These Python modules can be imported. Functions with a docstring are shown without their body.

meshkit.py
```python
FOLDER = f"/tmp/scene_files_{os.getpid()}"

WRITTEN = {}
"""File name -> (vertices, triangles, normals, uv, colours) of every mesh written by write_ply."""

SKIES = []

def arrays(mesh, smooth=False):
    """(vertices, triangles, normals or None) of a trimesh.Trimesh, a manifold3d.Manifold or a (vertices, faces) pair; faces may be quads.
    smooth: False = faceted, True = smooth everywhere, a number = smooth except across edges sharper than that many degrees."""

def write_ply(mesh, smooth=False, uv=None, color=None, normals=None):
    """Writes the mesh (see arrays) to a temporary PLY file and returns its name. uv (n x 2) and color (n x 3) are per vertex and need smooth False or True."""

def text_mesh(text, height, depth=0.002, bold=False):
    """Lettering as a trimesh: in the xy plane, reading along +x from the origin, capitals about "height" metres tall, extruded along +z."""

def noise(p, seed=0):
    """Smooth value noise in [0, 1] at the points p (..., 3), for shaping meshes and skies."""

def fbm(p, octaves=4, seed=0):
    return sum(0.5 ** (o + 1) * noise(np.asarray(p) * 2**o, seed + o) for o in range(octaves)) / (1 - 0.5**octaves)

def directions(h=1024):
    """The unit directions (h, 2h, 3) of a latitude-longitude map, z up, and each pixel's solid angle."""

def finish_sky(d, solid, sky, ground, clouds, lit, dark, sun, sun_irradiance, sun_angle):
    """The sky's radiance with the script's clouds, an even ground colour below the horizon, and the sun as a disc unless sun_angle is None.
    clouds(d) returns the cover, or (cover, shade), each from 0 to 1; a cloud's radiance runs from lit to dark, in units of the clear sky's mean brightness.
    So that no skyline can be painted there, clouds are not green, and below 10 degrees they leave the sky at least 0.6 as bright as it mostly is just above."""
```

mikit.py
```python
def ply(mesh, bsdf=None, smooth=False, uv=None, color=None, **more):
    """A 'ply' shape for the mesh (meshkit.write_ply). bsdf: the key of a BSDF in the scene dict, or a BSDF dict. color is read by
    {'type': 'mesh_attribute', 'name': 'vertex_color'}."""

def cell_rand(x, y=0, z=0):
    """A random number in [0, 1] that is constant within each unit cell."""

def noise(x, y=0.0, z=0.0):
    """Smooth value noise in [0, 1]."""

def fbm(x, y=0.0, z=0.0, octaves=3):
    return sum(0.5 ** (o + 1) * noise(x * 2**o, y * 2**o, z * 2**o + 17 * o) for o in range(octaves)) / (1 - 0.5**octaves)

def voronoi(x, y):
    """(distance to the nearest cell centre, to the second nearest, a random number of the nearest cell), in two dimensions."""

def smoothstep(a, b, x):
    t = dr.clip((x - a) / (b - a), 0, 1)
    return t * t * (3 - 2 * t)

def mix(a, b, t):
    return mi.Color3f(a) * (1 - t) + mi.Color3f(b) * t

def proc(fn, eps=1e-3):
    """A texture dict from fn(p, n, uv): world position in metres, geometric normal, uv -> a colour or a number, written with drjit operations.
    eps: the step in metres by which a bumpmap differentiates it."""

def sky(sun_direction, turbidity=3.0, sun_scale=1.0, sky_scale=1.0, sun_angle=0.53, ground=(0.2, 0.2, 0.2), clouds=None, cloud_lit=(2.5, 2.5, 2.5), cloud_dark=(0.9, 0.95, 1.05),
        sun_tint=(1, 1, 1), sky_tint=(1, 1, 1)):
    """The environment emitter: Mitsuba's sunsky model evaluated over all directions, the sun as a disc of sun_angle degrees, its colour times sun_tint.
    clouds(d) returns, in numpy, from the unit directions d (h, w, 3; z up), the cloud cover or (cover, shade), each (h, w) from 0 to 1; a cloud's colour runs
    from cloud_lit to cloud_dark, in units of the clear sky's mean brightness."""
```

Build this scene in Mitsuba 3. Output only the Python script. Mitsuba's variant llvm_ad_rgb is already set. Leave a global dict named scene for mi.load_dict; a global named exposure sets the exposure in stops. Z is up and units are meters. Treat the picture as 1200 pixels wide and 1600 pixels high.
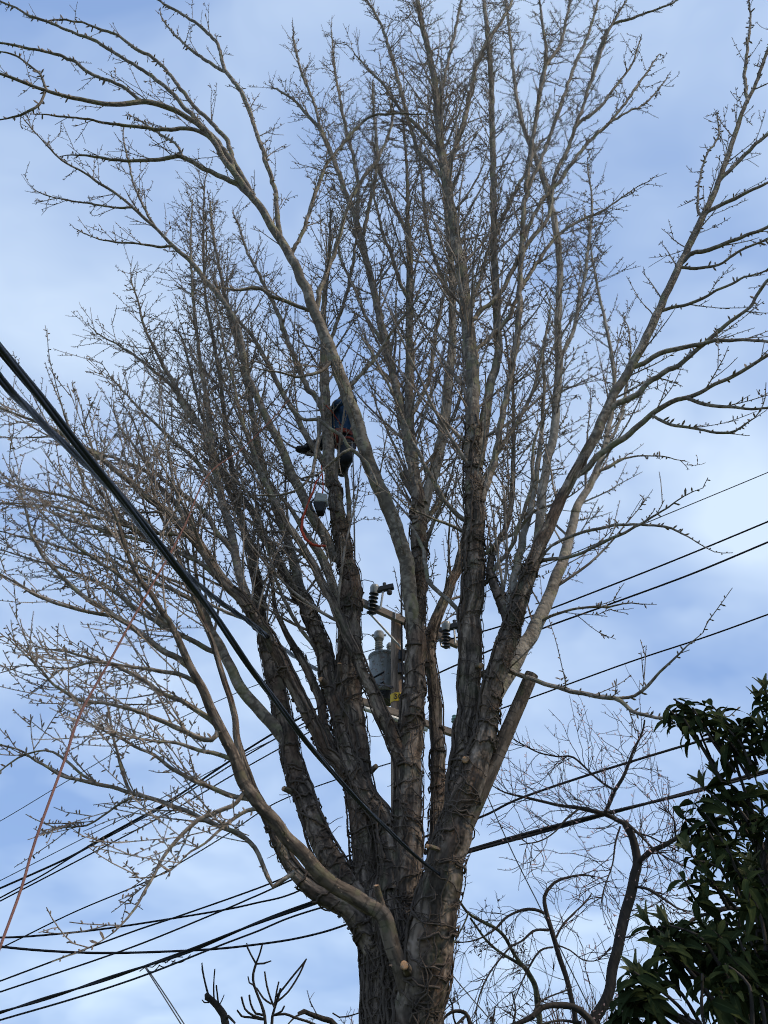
import math
import numpy as np, trimesh, mitsuba as mi, drjit as dr
import mikit, meshkit
from mikit import proc, noise, fbm, mix, smoothstep
import manifold3d as m3

T = mi.ScalarTransform4f
scene, labels = {'type': 'scene'}, {}

# ------------------------------------------------------------------ camera, sky, exposure
PITCH = math.radians(38.0)
CAM = np.array([0.0, 0.0, 1.6])
FWD = np.array([0, math.cos(PITCH), math.sin(PITCH)])
UPV = np.array([0, -math.sin(PITCH), math.cos(PITCH)])
scene['camera'] = {
    'type': 'perspective', 'fov': 53.13, 'fov_axis': 'x', 'near_clip': 0.05, 'far_clip': 9000.0,
    'to_world': T().look_at(origin=CAM.tolist(), target=(CAM + FWD).tolist(), up=[0, 0, 1]),
    'film': {'type': 'hdrfilm', 'width': 768, 'height': 1024},
}
SUN = np.array([0.62, -0.30, 0.72])

# where the thicker and thinner banks of cloud stand: azimuth and elevation in degrees, radius in degrees, change of cover
BANKS = [(-34, 46, 9, 0.15), (-20, 43, 8, 0.12), (31, 32.5, 4.5, 0.75), (27, 39, 5, 0.25), (34, 36, 5, 0.3), (22, 27, 6, -0.35), (15, 31, 5, -0.1), (-24, 17, 5, -0.38), (-28, 25, 5, 0.1),
         (-4, 24, 9, 0.25), (-14, 8, 10, 0.28), (12, 8, 10, 0.22), (0, 66, 12, -0.08), (38, 62, 10, -0.12), (-40, 62, 10, -0.1)]


def clouds(d):
    """a thin bluish veil over the whole sky, with whiter banks in it"""
    q = np.concatenate([d[..., :2] / (np.maximum(d[..., 2:3], 0.02) + 0.45), d[..., 2:3]], -1)
    warp = meshkit.fbm(q * 2.4 + 9.0, 3, 23)
    mid = meshkit.fbm(q * np.array([3.6, 4.8, 2.0]) + 1.8 * warp[..., None], 5, 5)
    fine = meshkit.fbm(q * np.array([11.0, 14.0, 5.0]) + 2.5 * mid[..., None], 4, 31)
    c = 0.32 + 1.25 * (mid - 0.5) + 0.5 * (fine - 0.5)
    for az, el, rad, amt in BANKS:
        az, el = math.radians(az), math.radians(el)
        b = np.array([math.sin(az) * math.cos(el), math.cos(az) * math.cos(el), math.sin(el)])
        c = c + amt * np.exp(-(1 - d @ b) / (1 - math.cos(math.radians(rad))) * (0.5 + 1.0 * mid))
    return np.full(c.shape, 0.85), 1 - np.clip(c, 0, 1)


scene['sky'] = mikit.sky(SUN, turbidity=3.0, sun_scale=0.33, sun_angle=10.0, clouds=clouds,
                         cloud_lit=(1.66, 1.98, 2.36), cloud_dark=(0.62, 0.95, 1.66))
exposure = 2.4


# ------------------------------------------------------------------ helpers
def ray(px, py):
    return FWD + np.array([1.0, 0, 0]) * (px - 600) / 1200 + UPV * (800 - py) / 1200


def at(px, py, Y):
    """the point of the place seen at that spot of the photograph, Y metres ahead of the viewer"""
    d = ray(px, py)
    return CAM + d * (Y / d[1])


def depth(p):
    return (np.asarray(p) - CAM) @ FWD


def project(p):
    v = np.asarray(p) - CAM
    z = v @ FWD
    return np.stack([600 + 1200 * v[..., 0] / z, 800 - 1200 * (v @ UPV) / z], -1)


def unit(v):
    v = np.asarray(v, float)
    return v / np.maximum(np.linalg.norm(v, axis=-1, keepdims=True), 1e-12)


def spline(P, step):
    """Catmull-Rom through the rows of P (any columns), resampled about every step of its first three columns"""
    P = np.asarray(P, float)
    Q = np.vstack([2 * P[0] - P[1], P, 2 * P[-1] - P[-2]])
    out = []
    for i in range(1, len(Q) - 2):
        n = max(1, int(round(np.linalg.norm(Q[i + 1, :3] - Q[i, :3]) / step)))
        t = (np.arange(n) / n)[:, None]
        a, b, c, d = Q[i - 1], Q[i], Q[i + 1], Q[i + 2]
        out.append(0.5 * (2 * b + (c - a) * t + (2 * a - 5 * b + 4 * c - d) * t ** 2 + (3 * b - a - 3 * c + d) * t ** 3))
    out.append(Q[-2][None])
    return np.vstack(out)


def frames(P):
    t = unit(np.gradient(P, axis=0))
    u = np.zeros_like(P)
    ref = np.array([0, 0, 1.0]) if abs(t[0, 2]) < 0.8 else np.array([1.0, 0, 0])
    u[0] = unit(np.cross(t[0], ref))
    for i in range(1, len(P)):
        u[i] = unit(u[i - 1] - t[i] * (u[i - 1] @ t[i]))
    return t, u, np.cross(t, u)


def tube(P, R, k=12, cap0=False, cap1=False, rough=None):
    """one tube: (mesh, uv); rough(angle, along) multiplies the radius"""
    P, R = np.asarray(P, float), np.asarray(R, float)
    n = len(P)
    t, u, v = frames(P)
    s = np.concatenate([[0], np.cumsum(np.linalg.norm(np.diff(P, axis=0), axis=1))])
    a = np.linspace(0, 2 * math.pi, k + 1)
    rr = R[:, None] * np.ones(k + 1)
    if rough is not None:
        rr = rr * rough(a[None, :], s[:, None])
        rr[:, -1] = rr[:, 0]
    V = P[:, None] + rr[..., None] * (np.cos(a)[None, :, None] * u[:, None] + np.sin(a)[None, :, None] * v[:, None])
    uv = np.stack([np.broadcast_to(a / (2 * math.pi), (n, k + 1)) * 2 * math.pi * np.median(R), np.broadcast_to(s[:, None], (n, k + 1))], -1)
    V, uv = V.reshape(-1, 3), uv.reshape(-1, 2)
    i, j = np.meshgrid(np.arange(n - 1), np.arange(k), indexing='ij')
    b = (i * (k + 1) + j).ravel()
    F = np.vstack([np.stack([b, b + 1, b + k + 2], 1), np.stack([b, b + k + 2, b + k + 1], 1)])
    for on, row, flip in ((cap0, 0, True), (cap1, n - 1, False)):
        if on:
            c = len(V)
            V = np.vstack([V, P[row]])
            uv = np.vstack([uv, [[0, s[row]]]])
            ring = row * (k + 1) + np.arange(k)
            f = np.stack([ring, ring + 1, np.full(k, c)], 1)
            F = np.vstack([F, f[:, ::-1] if flip else f])
    return (V, F), uv


def bundle(paths, k=4, tip=True):
    """many thin tubes in one mesh; paths: list of (points (n,3), radii (n))"""
    groups = {}
    for P, R in paths:
        groups.setdefault(len(P), []).append((P, R))
    Vs, Fs, off = [], [], 0
    for n, g in groups.items():
        P = np.array([x[0] for x in g], float)
        R = np.array([x[1] for x in g], float)
        m = len(P)
        t = unit(np.gradient(P, axis=1))
        ch = unit(P[:, -1] - P[:, 0])
        ref = np.where(np.abs(ch[:, 2:3]) < 0.7, [[0.05, 0.08, 1.0]], [[1.0, 0.3, 0.05]])
        u = unit(np.cross(t, ref[:, None]))
        v = np.cross(t, u)
        a = np.arange(k) * 2 * math.pi / k
        V = P[:, :, None] + R[:, :, None, None] * (np.cos(a)[:, None] * u[:, :, None] + np.sin(a)[:, None] * v[:, :, None])
        base = (np.arange(m)[:, None, None] * n + np.arange(n - 1)[None, :, None]) * k
        j = np.arange(k)[None, None]
        j2 = (j + 1) % k
        q = [base + j, base + j2, base + k + j2, base + k + j]
        q = [np.broadcast_to(x, (m, n - 1, k)).ravel() for x in q]
        Vs.append(V.reshape(-1, 3))
        Fs += [np.stack([q[0], q[1], q[2]], 1) + off, np.stack([q[0], q[2], q[3]], 1) + off]
        off += m * n * k
    return np.vstack(Vs), np.vstack(Fs)


def spurs(B, D, L, r, k=3):
    """short stubby shoots with a fat bud at the end: bases B, directions D, lengths L, radii r"""
    B, D = np.asarray(B), unit(D)
    m = len(B)
    ref = np.where(np.abs(D[:, 2:3]) < 0.7, [[0.0, 0, 1.0]], [[1.0, 0, 0]])
    u = unit(np.cross(D, ref))
    v = np.cross(D, u)
    a = np.arange(k) * 2 * math.pi / k
    ring = np.cos(a)[:, None] * u[:, None] + np.sin(a)[:, None] * v[:, None]
    L, r = np.asarray(L)[:, None, None], np.asarray(r)[:, None, None]
    V = np.concatenate([B[:, None] + ring * r * 0.9, B[:, None] + D[:, None] * L * 0.62 + ring * r * 1.25, B[:, None] + D[:, None] * L], 1)
    w = 2 * k + 1
    f = []
    for j in range(k):
        j2 = (j + 1) % k
        f += [[j, j2, k + j2], [j, k + j2, k + j], [k + j, k + j2, 2 * k]]
    F = (np.array(f)[None] + (np.arange(m) * w)[:, None, None]).reshape(-1, 3)
    return V.reshape(-1, 3), F


def join(parts):
    V, F, o = [], [], 0
    for v, f in parts:
        v, f = np.asarray(v), np.asarray(f)
        V.append(v); F.append(f + o); o += len(v)
    return np.vstack(V), np.vstack(F)


def tm(mesh):
    return (np.asarray(mesh.vertices), np.asarray(mesh.faces))


def obj(key, mesh, mat, smooth=False, uv=None, label=None, category=None, group=None, kind=None):
    k, i = key, 0
    while k in scene or (k in labels and k in taken):
        i += 1
        k = '%s_%03d' % (key, i)
    if isinstance(mesh, trimesh.Trimesh):
        mesh = tm(mesh)
    scene[k] = mikit.ply(mesh, mat, smooth=smooth, uv=uv)
    taken.add(k)
    tag(k, label, category, group, kind)
    return k


taken = set()


def tag(k, label=None, category=None, group=None, kind=None):
    e = {a: b for a, b in (('label', label), ('category', category), ('group', group), ('kind', kind)) if b}
    if e:
        labels.setdefault(k, {}).update(e)


def thing(key, label, category, group=None):
    k, i = key, 0
    while k in labels or k in scene:
        i += 1
        k = '%s_%03d' % (key, i)
    tag(k, label, category, group)
    return k


def beam(p, q, w, h, up=(0, 0, 1), bevel=0.006):
    """a bar of w by h section from p to q, edges chamfered"""
    p, q = np.asarray(p, float), np.asarray(q, float)
    t = unit(q - p)
    s = unit(np.cross(t, up))
    u = np.cross(s, t)
    c = bevel
    sec = [(-w / 2 + c, -h / 2), (w / 2 - c, -h / 2), (w / 2, -h / 2 + c), (w / 2, h / 2 - c), (w / 2 - c, h / 2), (-w / 2 + c, h / 2), (-w / 2, h / 2 - c), (-w / 2, -h / 2 + c)]
    k = len(sec)
    V = [e + s * a + u * b for e in (p, q) for a, b in sec] + [p, q]
    F = []
    for j in range(k):
        j2 = (j + 1) % k
        F += [[j, j2, k + j2], [j, k + j2, k + j], [j2, j, 2 * k], [k + j, k + j2, 2 * k + 1]]
    m = trimesh.Trimesh(np.array(V), np.array(F), process=False)
    m.fix_normals()
    return tm(m)


def lathe(profile, base, axis=(0, 0, 1), k=24):
    """profile: (radius, height) rows turned about the axis standing on base"""
    ax = unit(axis)
    ref = np.array([1.0, 0, 0]) if abs(ax[0]) < 0.8 else np.array([0, 1.0, 0])
    u = unit(np.cross(ax, ref)); v = np.cross(ax, u)
    a = np.arange(k) * 2 * math.pi / k
    V = np.array([np.asarray(base) + ax * h + r * (math.cos(x) * u + math.sin(x) * v) for r, h in profile for x in a])
    F = []
    for i in range(len(profile) - 1):
        for j in range(k):
            j2 = (j + 1) % k
            F += [[i * k + j, i * k + j2, i * k + k + j2], [i * k + j, i * k + k + j2, i * k + k + j]]
    return V, np.array(F)


def noisy(rng, n, amp, smooth=3):
    w = rng.normal(0, amp, (n, 3))
    for _ in range(smooth):
        w[1:-1] = 0.25 * w[:-2] + 0.5 * w[1:-1] + 0.25 * w[2:]
    return w


# ------------------------------------------------------------------ materials
def principled(fn, rough=0.8, bump=None, scale=1.0, spec=0.3, eps=2e-3, **kw):
    b = {'type': 'principled', 'base_color': proc(fn) if callable(fn) else {'type': 'rgb', 'value': list(fn)}, 'roughness': rough, 'specular': spec, **kw}
    if bump is not None:
        b = {'type': 'bumpmap', 'arbitrary': proc(bump, eps), 'scale': scale, 'bsdf': b}
    return {'type': 'twosided', 'bsdf': b}


def bark_young(p, uv):
    f = fbm(uv.x * 28, uv.y * 24, 0, 4)
    g = fbm(p.x * 4, p.y * 4, p.z * 3, 3)
    c = mix((0.145, 0.122, 0.099), (0.32, 0.275, 0.222), smoothstep(0.3, 0.7, f))
    c = mix(c, (0.14, 0.118, 0.095), smoothstep(0.5, 0.62, g) * 0.7)
    c = mix(c, (0.10, 0.085, 0.07), smoothstep(0.78, 0.84, noise(uv.x * 24 + 3, uv.y * 30)) * 0.8)
    return mix(c, (0.24, 0.24, 0.13), smoothstep(0.56, 0.66, fbm(p.x * 8 + 5, p.y * 8, p.z * 6, 3)) * 0.5)


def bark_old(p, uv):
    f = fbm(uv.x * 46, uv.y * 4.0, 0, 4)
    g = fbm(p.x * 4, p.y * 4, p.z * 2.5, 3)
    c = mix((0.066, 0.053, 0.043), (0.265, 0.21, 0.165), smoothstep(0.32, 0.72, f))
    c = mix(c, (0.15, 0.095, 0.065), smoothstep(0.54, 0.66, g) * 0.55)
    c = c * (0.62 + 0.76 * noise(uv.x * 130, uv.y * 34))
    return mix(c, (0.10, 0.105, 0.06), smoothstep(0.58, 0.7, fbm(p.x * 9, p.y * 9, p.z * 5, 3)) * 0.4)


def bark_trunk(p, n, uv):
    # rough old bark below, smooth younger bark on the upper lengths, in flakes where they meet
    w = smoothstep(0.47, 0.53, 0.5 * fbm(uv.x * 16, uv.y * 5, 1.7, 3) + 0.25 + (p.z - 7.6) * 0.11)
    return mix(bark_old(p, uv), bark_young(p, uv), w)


def bark_trunk_bump(p, n, uv):
    f = fbm(uv.x * 44, uv.y * 4.0, 0, 4)
    return dr.abs(f - 0.5) * 0.035 + 0.006 * noise(uv.x * 160, uv.y * 50)


def bark_limb(p, n, uv):
    return bark_young(p, uv)


def bark_brown(p, n, uv):
    f = fbm(uv.x * 34, uv.y * 12, 0, 4)
    c = mix((0.075, 0.059, 0.047), (0.21, 0.168, 0.132), smoothstep(0.3, 0.7, f))
    c = mix(c, (0.13, 0.10, 0.075), smoothstep(0.48, 0.62, fbm(p.x * 6, p.y * 6, p.z * 6, 3)) * 0.7)
    c = mix(c, (0.06, 0.05, 0.04), smoothstep(0.70, 0.78, noise(uv.x * 9 + 3, uv.y * 45)) * 0.6)
    return mix(c, (0.13, 0.13, 0.07), smoothstep(0.58, 0.68, fbm(p.x * 9 + 5, p.y * 9, p.z * 7, 3)) * 0.5)


def bark_pale(p, n, uv):
    return mix(bark_young(p, uv), (0.40, 0.365, 0.31), 0.42 * smoothstep(0.35, 0.6, fbm(uv.x * 12, uv.y * 7, 2.0, 3)) + 0.12)


def bark_limb_bump(p, n, uv):
    return 0.008 * fbm(uv.x * 30, uv.y * 26, 0, 3) + 0.005 * noise(uv.x * 70, uv.y * 40)


def twig_col(p, n, uv):
    return mix((0.145, 0.117, 0.094), (0.34, 0.288, 0.237), smoothstep(0.3, 0.7, fbm(p.x * 5, p.y * 5, p.z * 7, 2)))


def wood_grain(lo, hi):
    def fn(p, n, uv):
        g = fbm(p.x * 55 + p.y * 40, p.y * 30, p.z * 2.2, 4)
        return mix(lo, hi, smoothstep(0.3, 0.7, g))
    return fn


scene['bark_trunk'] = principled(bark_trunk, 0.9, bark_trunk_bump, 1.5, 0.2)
scene['bark_limb'] = principled(bark_limb, 0.82, bark_limb_bump, 1.0, 0.25)
scene['bark_pale'] = principled(bark_pale, 0.82, bark_limb_bump, 1.0, 0.25)
scene['bark_brown'] = principled(bark_brown, 0.85, bark_trunk_bump, 0.6, 0.22)
scene['bark_twig'] = principled(twig_col, 0.75, spec=0.3)
scene['bark_spur'] = principled(lambda p, n, uv: mix((0.15, 0.115, 0.09), (0.30, 0.24, 0.19), noise(p.x * 30, p.y * 30, p.z * 30)), 0.8)
scene['vine_bark'] = principled(lambda p, n, uv: mix((0.045, 0.036, 0.03), (0.125, 0.097, 0.076), fbm(p.x * 14, p.y * 14, p.z * 14, 2)), 0.9)
def cut_wood(p, n, uv):
    # growth rings by distance from the pith (uv.x, metres), darker heart, grey weathered patches
    r = dr.sin(uv.x * 1500 + 5 * noise(uv.x * 120, uv.y * 3))
    c = mix((0.36, 0.19, 0.09), (0.54, 0.34, 0.19), smoothstep(-0.6, 0.8, r))
    c = mix(c, (0.26, 0.21, 0.16), smoothstep(0.5, 0.62, fbm(p.x * 45, p.y * 45, p.z * 45, 3)) * 0.8)
    return mix(c, (0.12, 0.08, 0.05), smoothstep(0.78, 0.84, noise(uv.y * 14, 3.0)) * 0.7)


scene['cut_wood'] = principled(cut_wood, 0.85)
scene['dark_bark'] = principled(lambda p, n, uv: mix((0.022, 0.019, 0.017), (0.065, 0.055, 0.046), fbm(p.x * 20, p.y * 20, p.z * 9, 3)), 0.85,
                                lambda p, n, uv: 0.01 * fbm(p.x * 50, p.y * 50, p.z * 20, 3))
scene['moss_bark'] = principled(lambda p, n, uv: mix((0.05, 0.045, 0.035), (0.15, 0.16, 0.09), smoothstep(0.35, 0.65, fbm(p.x * 25, p.y * 25, p.z * 25, 3))), 0.9)
scene['dark_twig'] = principled((0.055, 0.043, 0.036), 0.8)
scene['red_twig'] = principled((0.16, 0.09, 0.07), 0.8)
scene['blossom'] = principled((0.62, 0.42, 0.42), 0.7)
scene['pole_wood'] = principled(wood_grain((0.13, 0.095, 0.072), (0.33, 0.245, 0.185)), 0.85, lambda p, n, uv: 0.012 * fbm(p.x * 60 + p.y * 45, p.y * 30, p.z * 2.5, 3))
scene['arm_wood'] = principled(lambda p, n, uv: mix((0.12, 0.10, 0.085), (0.30, 0.25, 0.21), fbm(p.x * 3, p.y * 70, p.z * 70, 4)), 0.85)
def old_paint(p, n, uv):
    c = mix((0.185, 0.197, 0.192), (0.285, 0.297, 0.288), fbm(p.x * 7, p.y * 7, p.z * 2.2, 4))
    streak = smoothstep(0.56, 0.68, fbm(p.x * 26, p.y * 26, p.z * 2.0, 3)) * 0.55
    c = mix(c, (0.12, 0.085, 0.062), streak)
    return mix(c, (0.16, 0.075, 0.04), smoothstep(0.66, 0.72, fbm(p.x * 22, p.y * 22, p.z * 22, 3)) * 0.8)


scene['grey_paint'] = principled(old_paint, 0.5, spec=0.4)
scene['porcelain'] = principled((0.26, 0.265, 0.25), 0.25, spec=0.6)
scene['black_rubber'] = principled((0.022, 0.024, 0.027), 0.5, spec=0.4)
scene['white_plastic'] = principled((0.66, 0.66, 0.62), 0.45)
scene['galvanised'] = principled((0.45, 0.46, 0.46), 0.45, metallic=0.6)
scene['yellow_paint'] = principled((0.72, 0.48, 0.04), 0.5)
scene['black_print'] = principled((0.03, 0.03, 0.03), 0.6)
scene['green_glass'] = principled((0.10, 0.22, 0.19), 0.12, spec=0.7)
scene['wire_black'] = principled((0.012, 0.013, 0.016), 0.7, spec=0.15)
scene['wire_blue'] = principled((0.012, 0.017, 0.028), 0.35, spec=0.5)
scene['wire_grey'] = principled((0.10, 0.11, 0.12), 0.5)
scene['rope_red'] = principled(lambda p, n, uv: mix((0.11, 0.045, 0.037), (0.21, 0.11, 0.085), smoothstep(0.35, 0.65, noise(uv.x * 60 + uv.y * 38, uv.y * 24))), 0.8)
scene['rope_orange'] = principled(lambda p, n, uv: mix((0.36, 0.045, 0.022), (0.58, 0.085, 0.04), noise(uv.x * 80 + uv.y * 60, uv.y * 30)), 0.7)
scene['rope_grey'] = principled((0.20, 0.20, 0.21), 0.8)
scene['ground_grass'] = principled(lambda p, n, uv: mix((0.035, 0.055, 0.02), (0.10, 0.11, 0.05), fbm(p.x * 1.5, p.y * 1.5, 0, 4)), 0.95)


def leaf_col(lo, hi):
    def fn(p, n, uv):
        c = mix(lo, hi, fbm(p.x * 7, p.y * 7, p.z * 7, 3))
        return mix(c, (0.06, 0.08, 0.035), smoothstep(0.05, 0.02, dr.abs(uv.x - 0.5)) * 0.6)
    return fn


def leaf_bsdf(lo, hi, trans):
    return {'type': 'principledthin', 'base_color': proc(leaf_col(lo, hi)), 'roughness': 0.3, 'diff_trans': trans, 'spec_trans': 0.0, 'eta': 1.4}


scene['leaf_old'] = leaf_bsdf((0.016, 0.025, 0.011), (0.034, 0.046, 0.019), 0.2)
scene['leaf_mid'] = leaf_bsdf((0.024, 0.035, 0.013), (0.05, 0.063, 0.024), 0.25)
scene['leaf_young'] = leaf_bsdf((0.085, 0.10, 0.05), (0.14, 0.155, 0.085), 0.45)

# ------------------------------------------------------------------ ground
g = trimesh.creation.box((6000, 6000, 0.5))
g.apply_translation((0, 0, -0.25))
obj('ground', g, 'ground_grass', kind='structure', label='grassy ground below and behind the trees, out of view')

# ------------------------------------------------------------------ the big bare tree
TREE = thing('bare_tree', 'large bare leafless tree with many upright limbs filling the middle of the picture', 'tree')
rng = np.random.default_rng(7)

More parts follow.
